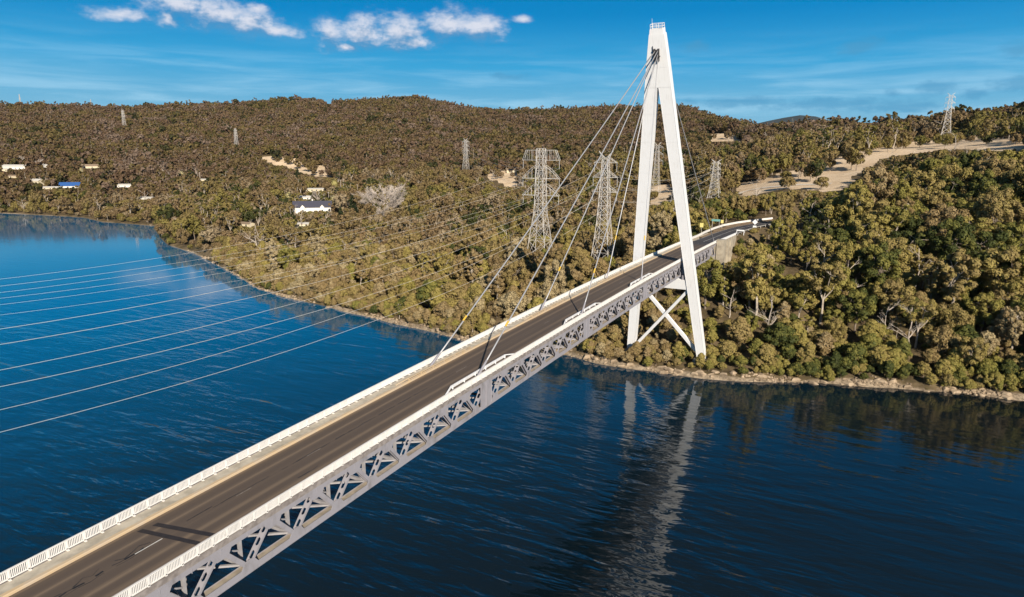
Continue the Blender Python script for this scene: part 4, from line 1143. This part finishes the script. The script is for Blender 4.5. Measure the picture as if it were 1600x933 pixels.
def gum(seed, h, spread, n, size, ncl, sides=5, pale=True, name='gum_tree', open_=False, leaf=None):
    rr = random.Random(seed); mb = MB()
    fork = Vector((rr.uniform(-0.6, 0.6), rr.uniform(-0.6, 0.6), h*rr.uniform(0.26, 0.40)))
    limb(mb, (0, 0, -1.5), fork, h*0.022, h*0.016, rr, 0.05, 4, sides)
    clumps = []; nb = 4; tips = []
    for k_ in range(nb):
        a = 2*math.pi*(k_+rr.random()*0.7)/nb
        e = Vector((math.cos(a)*spread*rr.uniform(0.3, 0.6), math.sin(a)*spread*rr.uniform(0.3, 0.6), h*rr.uniform(0.62, 0.85)))
        p = limb(mb, fork, e, h*0.011, h*0.005, rr, 0.10, 4, sides); tips.append(e); tips.append(p[2])
    for k_ in range(ncl):
        a = 2*math.pi*k_*0.382+rr.random(); t = (k_+0.5)/ncl
        zt = h*(0.93-(0.40 if open_ else 0.62)*t**1.15)+rr.uniform(-0.05, 0.05)*h
        w = spread*(0.25+1.0*math.sin(math.pi*min(1.0, 0.12+0.95*t))**0.8) if t < 0.9 else spread*0.6
        q = w*math.sqrt(rr.uniform(0.05, 0.75)) if k_ else 0.0
        c = Vector((math.cos(a)*q, math.sin(a)*q, zt)); cr = spread*(rr.uniform(0.16, 0.27) if open_ else rr.uniform(0.15, 0.33)*(1.25 if ncl < 20 else 1.0))
        clumps.append((c.x, c.y, c.z, cr, cr, cr*(rr.uniform(0.6, 0.9) if open_ else rr.uniform(0.75, 1.3))))
        b2 = min(tips, key=lambda v: (v-c).length); limb(mb, b2, c, h*0.0045, h*0.002, rr, 0.08, 2, 4)
    return leaf_mesh('crown', clumps, n, size, leaf or M_LEAF, seed), mb.mesh('trunk', M_BARK if pale else M_BARKD)
def bushy(seed, h, spread, n, size, ncl, name='she_oak', leaf=None):
    rr = random.Random(seed); mb = MB(); clumps = []
    limb(mb, (0, 0, -1.0), (rr.uniform(-.4, .4), rr.uniform(-.4, .4), h*0.6), h*0.025, h*0.01, rr, 0.06, 4)
    clumps.append((0, 0, h*0.52, spread*0.66, spread*0.66, h*0.40))
    for k_ in range(ncl):
        a = 2*math.pi*k_*0.382+rr.random()*0.8; el = rr.uniform(0.05, 1.0)**0.8*math.pi/2
        q = spread*0.78*math.cos(el)*rr.uniform(0.75, 1.1); zt = h*0.30+h*0.56*math.sin(el)*rr.uniform(0.85, 1.1)
        cr = spread*rr.uniform(0.24, 0.42)*(0.74 if ncl > 20 else 1.0)
        clumps.append((math.cos(a)*q, math.sin(a)*q, zt, cr, cr, cr*rr.uniform(0.65, 0.95)))
        if k_ % 3 == 0: limb(mb, (0, 0, h*0.25), (math.cos(a)*q*0.9, math.sin(a)*q*0.9, zt*0.95), h*0.010, h*0.003, rr, 0.1, 3, 4)
    return leaf_mesh('crown', clumps, n, size, leaf or M_LEAF, seed, up=0.45), mb.mesh('trunk', M_BARKD)
def conifer(seed, h, spread, n, size):
    rr = random.Random(seed); mb = MB(); clumps = []
    mb.tube([(0, 0, -1), (0, 0, h*0.96)], [h*0.02, h*0.004], 5, False)
    k_ = 0; z = h*0.12
    while z < h*0.97:
        w = spread*(1-(z/h))**0.85*rr.uniform(0.8, 1.1)+0.3
        for j in range(5):
            a = k_*2.4+j*1.2566+rr.random()*0.5; clumps.append((math.cos(a)*w*0.55, math.sin(a)*w*0.55, z, w*0.52, w*0.52, h*0.045))
        z += h*0.075; k_ += 1
    return leaf_mesh('crown', clumps, n, size, M_PINE, seed, up=0.1), mb.mesh('trunk', M_BARKD)
def bare(seed, h, spread, mt, twigs=3, thick=1.0, nb=6, levels=3):
    rr = random.Random(seed); tr = MB(); bb = MB()
    top = Vector((rr.uniform(-0.08, 0.08)*h, rr.uniform(-0.08, 0.08)*h, h*rr.uniform(0.72, 0.9)))
    pts = limb(tr, (0, 0, -1.2), top, h*0.020*thick, h*0.007*thick, rr, 0.05, 6, 6)
    def grow(p, d, L, r_, lev):
        e = p + d*L; q = limb(bb, p, e, r_, r_*0.45, rr, 0.10, 3, 4)
        if lev <= 0: return
        for _ in range(twigs):
            base = q[rr.choice((1, 2, 3))]
            dd = (d + Vector((rr.uniform(-1, 1), rr.uniform(-1, 1), rr.uniform(-0.3, 0.8)))*0.65).normalized()
            grow(base, dd, L*rr.uniform(0.4, 0.65), r_*0.5, lev-1)
    for k_ in range(nb):
        b2 = pts[1+k_ % 5+ (1 if k_ % 5 == 0 else 0)]; a = k_*2.4+rr.random()
        d = Vector((math.cos(a)*0.8, math.sin(a)*0.8, rr.uniform(0.35, 1.0))).normalized()
        grow(b2, d, spread*rr.uniform(0.6, 1.0), h*0.0095*thick, levels-1)
    return bb.mesh('branches', mt), tr.mesh('trunk', mt)

# nearest kinds, with small leaf sprays; then lighter ones for farther away
NEAR_G = [gum(100+i, *p) for i, p in enumerate([(18, 5.8, 6200, 0.62, 40, 5, True), (22, 6.4, 7000, 0.64, 46, 5, False), (14, 5.6, 5600, 0.60, 34, 5, False), (23, 4.4, 5800, 0.62, 38, 5, True),
          (17, 7.0, 7000, 0.62, 46, 5, False), (20, 6.2, 3800, 0.55, 26, 6, True, '', True), (16, 6.6, 3600, 0.54, 24, 6, True, '', True)])]
NEAR_B = [bushy(200+i, *p) for i, p in enumerate([(8.5, 5.0, 4400, 0.54, 30), (10.5, 5.4, 4800, 0.55, 34), (6.8, 5.2, 4200, 0.52, 28), (11.5, 4.2, 4400, 0.54, 30), (7.5, 3.8, 3800, 0.50, 24)])]
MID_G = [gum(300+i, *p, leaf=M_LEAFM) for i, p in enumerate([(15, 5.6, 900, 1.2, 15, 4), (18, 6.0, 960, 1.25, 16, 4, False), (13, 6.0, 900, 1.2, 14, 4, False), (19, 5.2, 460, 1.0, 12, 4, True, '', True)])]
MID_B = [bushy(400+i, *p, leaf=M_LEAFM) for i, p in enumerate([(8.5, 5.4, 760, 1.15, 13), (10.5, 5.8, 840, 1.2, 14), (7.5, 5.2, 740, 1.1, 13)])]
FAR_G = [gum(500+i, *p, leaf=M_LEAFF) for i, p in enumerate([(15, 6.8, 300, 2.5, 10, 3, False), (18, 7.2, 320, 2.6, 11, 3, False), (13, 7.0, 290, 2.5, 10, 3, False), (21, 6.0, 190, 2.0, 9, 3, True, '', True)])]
PINE = [conifer(600+i, *p) for i, p in enumerate([(18, 4.6, 1600, 0.8), (14, 5.2, 1500, 0.8)])]
DEAD = [bare(700+i, *p) for i, p in enumerate([(17, 4.0, M_DEAD, 3, 0.75, 10, 3), (14, 4.8, M_DEAD, 3, 0.75, 8, 3), (19, 4.4, M_DEAD, 3, 0.7, 12, 3), (12, 4.2, M_DEAD, 3, 0.8, 8, 3)])]
BLOOM = [bare(750+i, *p) for i, p in enumerate([(13, 6.0, M_BLOSSOM, 6, 1.2, 20, 4), (11, 5.2, M_BLOSSOM, 6, 1.2, 18, 4)])]
BLONDE = [leaf_mesh('crown', [(0, 0, 4.4, 2.6, 2.6, 3.9), (0, 0, 3.0, 2.9, 2.9, 2.4)], 900, 0.8, M_BLONDE, 33), MB()]
BLONDE[1].tube([(0, 0, -1), (0, 0, 4)], [0.3, 0.12], 5, False); BLONDE[1] = BLONDE[1].mesh('trunk', M_BARKD)

TREES = []
def put_tree(name, pair, loc, sc, rz, tint, label, cat, group, crown='crown', sq=1.0):
    o = empty(name, loc, label, cat, group, rz); o.scale = (sc, sc, sc*sq)
    c = link(crown, pair[0], o); c['tint'] = float(tint)
    t = link('trunk', pair[1], o)
    TREES.append(o)
    return o
# ---- bare and special trees at their own places: picture position of the foot and of the top
rr = random.Random(77)
def special(name, pair, px, py, top, label, cat, group=None, tint=0.5, crown='branches', base_h=None, wide=1.0, dmin=200, clear=None):
    g, D = ground_at(px, py, dmin); hh = max(3.0, z_at(g.x, g.y, top)-g.z)
    zs = [v.co.z for v in pair[0].vertices]; s = hh/max(zs)
    o = put_tree(name, pair, g, s, rr.uniform(0, 6.28), tint, label, cat, group, crown); o.scale = (s*wide, s*wide, s)
    CLEAR.append((g.x-3, g.y-1.5, 3.2)); 
    SEEN.append((px-4, px+4, py-(py-top)*0.45, D))
    if clear: CLEAR.append((g.x-clear*0.9*math.cos(YAW), g.y-clear*0.9*math.sin(YAW), clear))
    return o
for i, (px, py, top, w, label) in enumerate([
        (1430, 455, 378, 1.0, 'tall bleached dead tree leaning right, highest of the dead trees on the right bank'),
        (1322, 476, 402, 1.0, 'forked dead tree among olive gums, left of the tall bleached dead tree'),
        (1386, 530, 466, 1.1, 'crooked dead tree with spreading limbs halfway down the right bank'),
        (1420, 545, 470, 1.1, 'slim dead tree right beside the crooked one on the right bank'),
        (1139, 498, 445, 1.2, 'small forked dead tree near the foot of the abutment slope'),
        (1203, 525, 462, 1.2, 'grey dead tree with curling limbs on the right bank, right of the tower'),
        (1278, 440, 376, 1.0, 'pale dead tree standing in the gums above the right bank'),
        (406, 402, 345, 1.2, 'white many-stemmed dead tree near the water at the river bend'),
        (391, 398, 356, 1.0, 'thin leaning dead tree just left of the white one at the water'),
        (540, 404, 374, 1.3, 'forked dead tree on the left bank under the power lines'),
        (598, 455, 425, 1.2, 'low bleached dead tree close to the left shore'),
        (231, 322, 295, 1.1, 'dead tree with flat top on the small headland'),
        (1262, 360, 312, 1.3, 'wide grey dead tree by the end of the road'),
        (1290, 372, 322, 1.2, 'thin grey dead tree right of the one by the road end'),
        (1095, 330, 300, 1.0, 'small dead tree above the road bend'),
        (1490, 250, 205, 0.8, 'dead tree on the dry grass ridge')]):
    special('dead_tree', DEAD[i % 4], px, py, top, label, 'dead tree', 'bare bleached trees', wide=w, clear=3.4 if py > 300 else None)
for px, py, top, w, label in ((600, 338, 283, 1.5, 'big pale bare tree like a grey cloud, above the left bank'), (585, 337, 292, 1.15, 'pale bare tree at the left side of the big one'),
                              (616, 334, 290, 1.15, 'pale bare tree at the right side of the big one'), (600, 348, 318, 1.2, 'lowest of the pale bare trees, before the big one'),
                              (497, 326, 294, 0.9, 'pale bare garden tree in front of the gabled house'), (35, 258, 242, 1.1, 'grey bare tree behind the large white house'),
                              (62, 266, 247, 1.0, 'grey bare tree right of the large white house')):
    special('bare_tree', BLOOM[0 if w > 1.12 else 1], px, py, top, label, 'bare tree', 'pale leafless trees', wide=w, clear=4.5)
for px, py, top, label in ((552, 343, 304, 'dark conifer right of the gabled house'), (607, 333, 303, 'dark conifer in front of the pale bare trees'), (455, 345, 320, 'dark rounded conifer left of the gabled house'),
                           (640, 352, 322, 'dark conifer right of the pale bare trees'), (533, 352, 322, 'dark conifer just below the right end of the gabled house'), (418, 344, 320, 'dark conifer on the slope left of the garden'),
                           (466, 290, 262, 'dark conifer above the garden houses')):
    special('conifer_tree', PINE[0], px, py, top, label, 'conifer', 'dark conifers around the garden', rr.random()*0.6, 'crown', wide=1.3)
for px, py, top, label in ((452, 317, 299, 'pale yellow rounded tree at the left end of the gabled house'), (522, 318, 304, 'pale yellow pointed tree at the right end of the gabled house'),
                           (523, 297, 280, 'yellow tree above the gabled house'), (283, 284, 265, 'yellow tree beside the roadside poles'), (128, 274, 262, 'yellow green tree above the blue roof'), (3, 258, 246, 'yellow tree at the left edge of the picture')):
    special('garden_tree', BLONDE, px, py, top, label, 'tree', 'pale yellow garden trees', rr.random(), 'crown', wide=1.1)

OCC = []                                        # what must stay in sight over the tops of nearer trees: (px0, px1, row, distance)
for poly in PADDOCK_PX:
    xs_ = [p[0] for p in poly]
    for px in np.arange(min(xs_), min(max(xs_), 1610), 6.0):
        ys_ = []
        for i in range(len(poly)):
            (x0, y0), (x1, y1) = poly[i], poly[(i+1) % len(poly)]
            if (x0 <= px) != (x1 <= px): ys_.append(y0+(y1-y0)*(px-x0)/(x1-x0))
        if ys_:
            g, D = ground_at(px, max(ys_), 300); OCC.append((px-3, px+3, max(ys_), D))
for px0, px1, row, D in SEEN: OCC.append((px0, px1, row, D))
OCC = np.array(OCC)
def sightline(x, y, z, d, hh):
    """scale (0..1) a tree needs so that it does not cover what must be seen"""
    px, _ = project((x, y, z)); w = 3.2/d*FPX
    mk = (OCC[:, 0]-w < px) & (px < OCC[:, 1]+w) & (d < OCC[:, 3]-1)
    if not mk.any(): return 1.0
    return min(1.0, max(0.0, (z_at(x, y, OCC[mk, 2].max())-z)/hh))
def zmax(me): 
    v = np.empty(len(me.vertices)*3, np.float32); me.vertices.foreach_get('co', v); return float(np.percentile(v[2::3], 98))
HT = {k_: [zmax(p[0]) for p in v] for k_, v in (('NG', NEAR_G), ('NB', NEAR_B), ('MG', MID_G), ('MB', MID_B), ('FG', FAR_G))}
# ---- random trees, nearest first; the 300 or so that show largest stay individual
def scatter(d0, d1, n, clump, seed, amin=None, amax=None):
    r_ = np.random.default_rng(seed)
    a = r_.uniform((az_of(2250) if d1 < 500 else az_of(1950)) if amin is None else amin, az_of(-350) if amax is None else amax, n)
    d = np.sqrt(r_.uniform(d0*d0, d1*d1, n))
    x = CAM[0]+np.cos(a)*d; y = CAM[1]+np.sin(a)*d
    q = d-shore_d(a)
    keep = q > 0.8
    keep &= ~(dry_mask(x, y) & (r_.random(n) > 0.03))
    den = vnoise(x, y, clump)*0.5+0.5
    keep &= r_.random(n) < 0.45+0.75*den
    xc = np.clip(x, 45, 300); off = y-np.interp(xc, CLX, CLY)
    keep &= ~((x > 44) & (x < 190) & (off > -7.5) & (off < 11.5))
    keep &= ~((x > 37) & (x <= 46) & (np.abs(y) < 6.8))
    keep &= ~((np.abs(x) < 5) & (np.abs(np.abs(y)-10.6) < 2.2))
    for cx, cy, cr in CLEAR: keep &= (x-cx)**2+(y-cy)**2 > cr*cr
    return x[keep], y[keep], d[keep], q[keep]
def thin(x, y, gap):
    cell = {}; keep = []
    for i in range(len(x)):
        g_ = gap[i]; kx, ky = int(x[i]//8), int(y[i]//8); ok = True
        for ax in (-1, 0, 1):
            for ay in (-1, 0, 1):
                for j in cell.get((kx+ax, ky+ay), ()):
                    if (x[i]-x[j])**2+(y[i]-y[j])**2 < (0.5*(g_+gap[j]))**2: ok = False; break
                if not ok: break
            if not ok: break
        if ok: cell.setdefault((kx, ky), []).append(i); keep.append(i)
    return np.array(keep, int)
x, y, d, q = scatter(200, 420, 29000, 30, 3)
r_ = np.random.default_rng(21)
right = (y < 0.35*(x-20)) | (y < -4)
isb = r_.random(len(x)) < np.where(q < 22, 0.93, np.where(right, 0.36, 0.68))
gap = np.where(isb, 5.2, 6.6)*r_.uniform(0.7, 1.15, len(x)); gap = np.where(q < 10, gap*0.55, gap)
k_ = thin(x, y, gap); x, y, d, q, isb, right = x[k_], y[k_], d[k_], q[k_], isb[k_], right[k_]
xe, ye, de, qe = scatter(195, 420, 50000, 14, 31)
ke = (qe < 9) | ((qe < 60) & (de < 330)) | ((xe > -12) & (xe < 16) & (np.abs(ye) < 28)) | ((xe > 36) & (xe < 78) & (ye < -6.5) & (ye > -20)) | ((xe > 36) & (xe < 78) & (ye > 8) & (ye < 22))
ke &= ~((np.abs(xe) < 2.5) & (np.abs(np.abs(ye)-10.6) < 2.4))
xe, ye, de, qe = xe[ke], ye[ke], de[ke], qe[ke]
ke = thin(xe, ye, np.where(qe < 12, r_.uniform(1.6, 2.7, len(xe)), r_.uniform(3.0, 4.6, len(xe)))); xe, ye, de, qe = xe[ke], ye[ke], de[ke], qe[ke]
low = np.concatenate([np.zeros(len(x), bool), np.ones(len(xe), bool)])
x = np.concatenate([x, xe]); y = np.concatenate([y, ye]); d = np.concatenate([d, de]); q = np.concatenate([q, qe])
isb = np.concatenate([isb, np.ones(len(xe), bool)]); right = np.concatenate([right, (ye < 0.35*(xe-20)) | (ye < -4)])
zz = height(x, y); ordr = np.argsort(d)
FOREST = {'NG': [], 'NB': [], 'MG': [], 'MB': [], 'FG': []}
cnt = {'gum': 0, 'bush': 0}
GLAB = {True: 'olive gum tree with pale limbs on the steep bank right of the bridge', False: 'olive gum tree with pale limbs on the river bank left of the bridge'}
BLAB = {True: 'round brown-green she-oak bush on the bank right of the bridge', False: 'round brown-green she-oak bush on the shore left of the bridge'}
for i in ordr:
    b_i = bool(isb[i]); rt = bool(right[i])
    tint = float(np.clip((0.32 if rt else 0.64)+0.20*vnoise(x[i], y[i], 26)+r_.normal()*0.24, 0, 1))
    if q[i] < 7: sc = r_.uniform(0.35, 0.65)
    elif q[i] < 16: sc = r_.uniform(0.55, 0.9)
    else: sc = r_.uniform(0.6, 1.15)
    if not b_i and not rt: sc *= 0.72
    if not b_i and q[i] < 30: sc *= 0.7
    if x[i] > 40 and -34 < y[i]-np.interp(min(max(x[i], 45), 300), CLX, CLY) < 22: sc *= 0.62    # low growth beside the road
    kk = int(r_.integers(0, 5)) if b_i else int(r_.choice(7, p=(.17, .17, .15, .14, .13, .12, .12))); rz = r_.uniform(0, 6.28)
    if low[i]: b_i = True; kk = kk % 5; sc = r_.uniform(0.22, 0.48)*(1.6 if 40 < x[i] < 80 else 1.0)
    if -16 < x[i] < 30 and abs(y[i]) < 16: b_i = True; kk = kk % 5; sc = min(sc, 0.55)          # low scrub round the tower feet
    sl = sightline(x[i], y[i], zz[i], d[i], HT['NB' if b_i else 'NG'][kk]*sc)
    if sl < 0.25: continue
    sc *= sl
    # visible in the picture?
    pxx, pyy = project((x[i], y[i], zz[i]+5))
    vis_ = -20 < pxx < 1620
    key = 'bush' if b_i else 'gum'
    if vis_ and cnt[key] < 295 and not low[i]:
        cnt[key] += 1
        if b_i: put_tree('she_oak_bush', NEAR_B[kk], (x[i], y[i], zz[i]-0.2), sc, rz, tint, BLAB[rt], 'bush', 'she-oak bushes on the right bank' if rt else 'she-oak bushes on the left shore', sq=r_.uniform(0.8, 1.1))
        else: put_tree('gum_tree', NEAR_G[kk], (x[i], y[i], zz[i]-0.2), sc, rz, tint, GLAB[rt], 'tree', 'gum trees on the right bank' if rt else 'gum trees on the left bank', sq=r_.uniform(0.85, 1.1))
    else:
        FOREST['NB' if b_i else 'NG'].append((x[i], y[i], zz[i]-0.2, sc, rz, tint, int(kk)))
# farther woods
for d0, d1, n, gp, seed in ((420, 900, 42000, 7.6, 4), (900, 1500, 50000, 9.2, 5), (1500, 2700, 92000, 12.5, 6)):
    x, y, d, q = scatter(d0, d1, n, 70, seed)
    g_ = gp*r_.uniform(0.8, 1.2, len(x)); k_ = thin(x, y, g_) if gp < 9 else None
    if k_ is not None: x, y, d, q = x[k_], y[k_], d[k_], q[k_]
    zz = height(x, y)
    for i in range(len(x)):
        dk = r_.random() < 0.10
        tint = 0.03 if dk else float(np.clip(0.60+0.24*vnoise(x[i], y[i], 90)+0.14*vnoise(y[i], x[i], 31)+r_.normal()*0.20 - (0.16 if y[i] < 20 and d[i] < 700 else 0), 0, 1)); rz = r_.uniform(0, 6.28)
        if d[i] < 900:
            sc = (r_.uniform(0.6, 1.15) if r_.random() > 0.06 else 1.35)*(1.0 if q[i] > 25 else 0.7)
            ky = 'MB' if r_.random() < (0.75 if q[i] < 90 else 0.42) else 'MG'; kk = int(r_.integers(0, 3 if ky == 'MB' else 4))
            sl = sightline(x[i], y[i], zz[i], d[i], HT[ky][kk]*sc)
            if sl > 0.25: FOREST[ky].append((x[i], y[i], zz[i]-0.3, sc*sl, rz, tint, kk))
        else:
            sc = (r_.uniform(0.55, 1.1) if r_.random() > 0.07 else r_.uniform(1.2, 1.5))*(0.88 if d[i] < 1500 else 1.05)
            kk = int(r_.integers(0, 4)); sl = sightline(x[i], y[i], zz[i], d[i], HT['FG'][kk]*sc)
            if sl > 0.3: FOREST['FG'].append((x[i], y[i], zz[i]-0.4, sc*sl, rz, tint, kk))

# pale dead trunks far up the slopes, a few hundred pixels' worth
xf, yf, df, qf = scatter(330, 1300, 900, 60, 9)
sel = r_.permutation(len(xf))[:230]; zf_ = height(xf, yf)
for i in sel:
    put_tree('dead_tree', DEAD[int(r_.integers(0, 4))], (xf[i], yf[i], zf_[i]-0.3), r_.uniform(0.85, 1.25)*(1.15 if df[i] > 700 else 1.0), r_.uniform(0, 6.28), 0.5,
             'bleached dead tree standing up through the wooded slope behind the river', 'dead tree', 'dead trees through the wooded slope', 'branches')

# one tree of every distant kind is a tree of its own; the wood beyond is built from the same kinds
def proto_objs(kinds, spots, name, label, group):
    out = []
    for (c, t), (px, py) in zip(kinds, spots):
        g, D = ground_at(px, py, 300)
        o = put_tree(name, (c, t), g, 1.0, 0.3, 0.55, label, 'tree', group)
        out.append((o.children[0], o.children[1]))
    return out
def first_of(kinds):
    out = []
    for c, t in kinds:
        co = next(o for o in bpy.data.objects if o.type == 'MESH' and o.data is c); to = next(o for o in bpy.data.objects if o.type == 'MESH' and o.data is t)
        out.append((co, to))
    return out
PR = {'NG': first_of(NEAR_G), 'NB': first_of(NEAR_B),
      'MG': proto_objs(MID_G, [(560, 330), (660, 318), (700, 305), (900, 310)], 'gum_tree', 'gum tree on the middle slope among the mass of forest', 'gum trees of the middle slope'),
      'MB': proto_objs(MID_B, [(350, 340), (620, 352), (980, 320)], 'she_oak_bush', 'round bush on the middle slope among the mass of forest', 'bushes of the middle slope'),
      'FG': proto_objs(FAR_G, [(420, 215), (640, 205), (240, 230), (900, 215)], 'gum_tree', 'gum tree high on the far wooded hill', 'gum trees of the far hill')}
def forest(name, data, protos):
    arr = np.array(data, float)
    me = bpy.data.meshes.new(name); me.vertices.add(len(arr)); me.vertices.foreach_set('co', arr[:, :3].astype(np.float32).ravel()); me.update()
    for nm, col_ in (('scale', 3), ('spin', 4), ('tint', 5)): fattr(me, nm, arr[:, col_])
    a = me.attributes.new('kind_no', 'INT', 'POINT'); a.data.foreach_set('value', arr[:, 6].astype(np.int32))
    o = link(name, me); tag(o, kind='stuff')
    ng = bpy.data.node_groups.new(name, 'GeometryNodeTree')
    ng.interface.new_socket('Geometry', in_out='INPUT', socket_type='NodeSocketGeometry'); ng.interface.new_socket('Geometry', in_out='OUTPUT', socket_type='NodeSocketGeometry')
    N = ng.nodes; L = ng.links
    gi = N.new('NodeGroupInput'); go = N.new('NodeGroupOutput')
    def attr(nm, ty):
        n = N.new('GeometryNodeInputNamedAttribute'); n.data_type = ty; n.inputs['Name'].default_value = nm; return n.outputs['Attribute']
    cxyz = N.new('ShaderNodeCombineXYZ'); L.new(attr('spin', 'FLOAT'), cxyz.inputs[2])
    e2r = N.new('FunctionNodeEulerToRotation'); L.new(cxyz.outputs[0], e2r.inputs[0])
    jn = N.new('GeometryNodeJoinGeometry')
    for k_, (c, t) in enumerate(protos):
        cmp_ = N.new('FunctionNodeCompare'); cmp_.data_type = 'INT'; cmp_.operation = 'EQUAL'
        L.new(attr('kind_no', 'INT'), cmp_.inputs['A'] if cmp_.inputs['A'].type == 'INT' else cmp_.inputs[2]); (cmp_.inputs[3]).default_value = k_
        tj = N.new('GeometryNodeJoinGeometry')
        for ob in (t, c):
            oi = N.new('GeometryNodeObjectInfo'); oi.transform_space = 'ORIGINAL'; oi.inputs['Object'].default_value = ob; L.new(oi.outputs['Geometry'], tj.inputs[0])
        ip = N.new('GeometryNodeInstanceOnPoints')
        L.new(gi.outputs[0], ip.inputs['Points']); L.new(cmp_.outputs[0], ip.inputs['Selection']); L.new(tj.outputs[0], ip.inputs['Instance'])
        L.new(e2r.outputs[0], ip.inputs['Rotation']); L.new(attr('scale', 'FLOAT'), ip.inputs['Scale'])
        L.new(ip.outputs[0], jn.inputs[0])
    L.new(jn.outputs[0], go.inputs[0])
    md = o.modifiers.new('trees', 'NODES'); md.node_group = ng
    return o
print('forest', {k: len(v) for k, v in FOREST.items()}, cnt)
forest('bank_forest', FOREST['NG'], PR['NG']); forest('bank_scrub', FOREST['NB'], PR['NB'])
forest('slope_forest', FOREST['MG'], PR['MG']); forest('slope_scrub', FOREST['MB'], PR['MB']); forest('hill_forest', FOREST['FG'], PR['FG'])

# ---------------------------------------------------------------- rocks along the water
def rock_pts(rr, r_):
    vs = []
    for z, k_ in ((-0.5, 4), (0.15, 5), (0.6, 4)):
        for j in range(k_):
            a = 2*math.pi*(j+rr.random()*0.5)/k_; q = r_*(1.0 if z < 0.3 else 0.6)*rr.uniform(0.65, 1.15)
            vs.append((math.cos(a)*q, math.sin(a)*q*rr.uniform(0.7, 1.0), z*r_*rr.uniform(0.7, 1.1)))
    return vs
def hull(mb, vs, loc):
    import bmesh
    bm = bmesh.new()
    for v in vs: bm.verts.new(v)
    bmesh.ops.convex_hull(bm, input=bm.verts)
    base = len(mb.v); bm.verts.index_update(); bm.verts.ensure_lookup_table()
    for v in bm.verts: mb.v.append((v.co.x+loc[0], v.co.y+loc[1], v.co.z+loc[2]))
    for f in bm.faces: mb.f.append(tuple(base+v.index for v in f.verts)); mb.mi.append(0)
    bm.free()
rr = random.Random(41)
VAR = [rock_pts(rr, 1.0) for _ in range(14)]
rb = MB()
def shore_pt(px, q):
    a = az_of(px); dd = float(shore_d(a))+q
    x, y = CAM[0]+math.cos(a)*dd, CAM[1]+math.sin(a)*dd
    return x, y
hulls = []
import bmesh as _bm
for v in VAR:
    bm = _bm.new()
    for p in v: bm.verts.new(p)
    res = _bm.ops.convex_hull(bm, input=bm.verts)
    _bm.ops.delete(bm, geom=[g for g in res['geom_interior'] if isinstance(g, _bm.types.BMVert)], context='VERTS')
    bm.verts.index_update(); hulls.append(([tuple(w.co) for w in bm.verts], [tuple(w.index for w in f.verts) for f in bm.faces])); bm.free()
for i in range(2600):
    px = rr.uniform(300, 1900) if rr.random() < 0.97 else rr.uniform(-60, 300); q = rr.triangular(-1.2, 3.6, 0.3)
    x, y = shore_pt(px, q)
    if rr.random() > 0.40+0.9*float(vnoise(np.array([x]), np.array([y]), 7)[0]): continue
    s = rr.uniform(0.18, 0.62)*(1.3 if px < 450 else 1.0)
    z = max(H(x, y), -0.2); vs, fs = hulls[rr.randrange(14)]; a = rr.uniform(0, 6.28); ca, sa = math.cos(a), math.sin(a); base = len(rb.v)
    for p in vs: rb.v.append((x+(p[0]*ca-p[1]*sa)*s*1.3, y+(p[0]*sa+p[1]*ca)*s, z+p[2]*s*0.8))
    for f in fs: rb.f.append(tuple(base+k_ for k_ in f)); rb.mi.append(0)
tag(rb.obj('shore_rubble', M_ROCK), kind='stuff')
bmesh_vars = []
for vs, fs in hulls[:6]:
    me = bpy.data.meshes.new('boulder'); me.from_pydata(vs, [], fs); me.materials.append(M_ROCK); me.update(); bmesh_vars.append(me)
for i in range(90):
    px = rr.uniform(290, 1640); x, y = shore_pt(px, rr.uniform(-0.8, 2.2))
    o = link('boulder', bmesh_vars[i % 6]); o.location = (x, y, max(H(x, y), 0.0)); s = rr.uniform(0.6, 1.35); o.scale = (s*1.3, s, s*0.8); o.rotation_euler = (0, 0, rr.uniform(0, 6.28))
    tag(o, 'large tan boulder at the waterline ' + ('right of the bridge' if y < 0 else 'left of the bridge'), 'boulder', 'boulders right of the bridge' if y < 0 else 'boulders left of the bridge')

# ---------------------------------------------------------------- air
hb = MB(); hb.box(-900, 4400, -4500, 4600, -7.5, 480)
hz = bpy.data.materials.new('air'); hz.use_nodes = True; T = NT(hz.node_tree); T.n.clear()
pv = T.new('ShaderNodeVolumePrincipled'); pv.inputs['Color'].default_value = (0.80, 0.86, 0.95, 1); pv.inputs['Density'].default_value = 0.00001; pv.inputs['Anisotropy'].default_value = 0.2
mo = T.new('ShaderNodeOutputMaterial'); T.l.new(pv.outputs[0], mo.inputs['Volume'])
tag(hb.obj('haze', hz), kind='stuff')
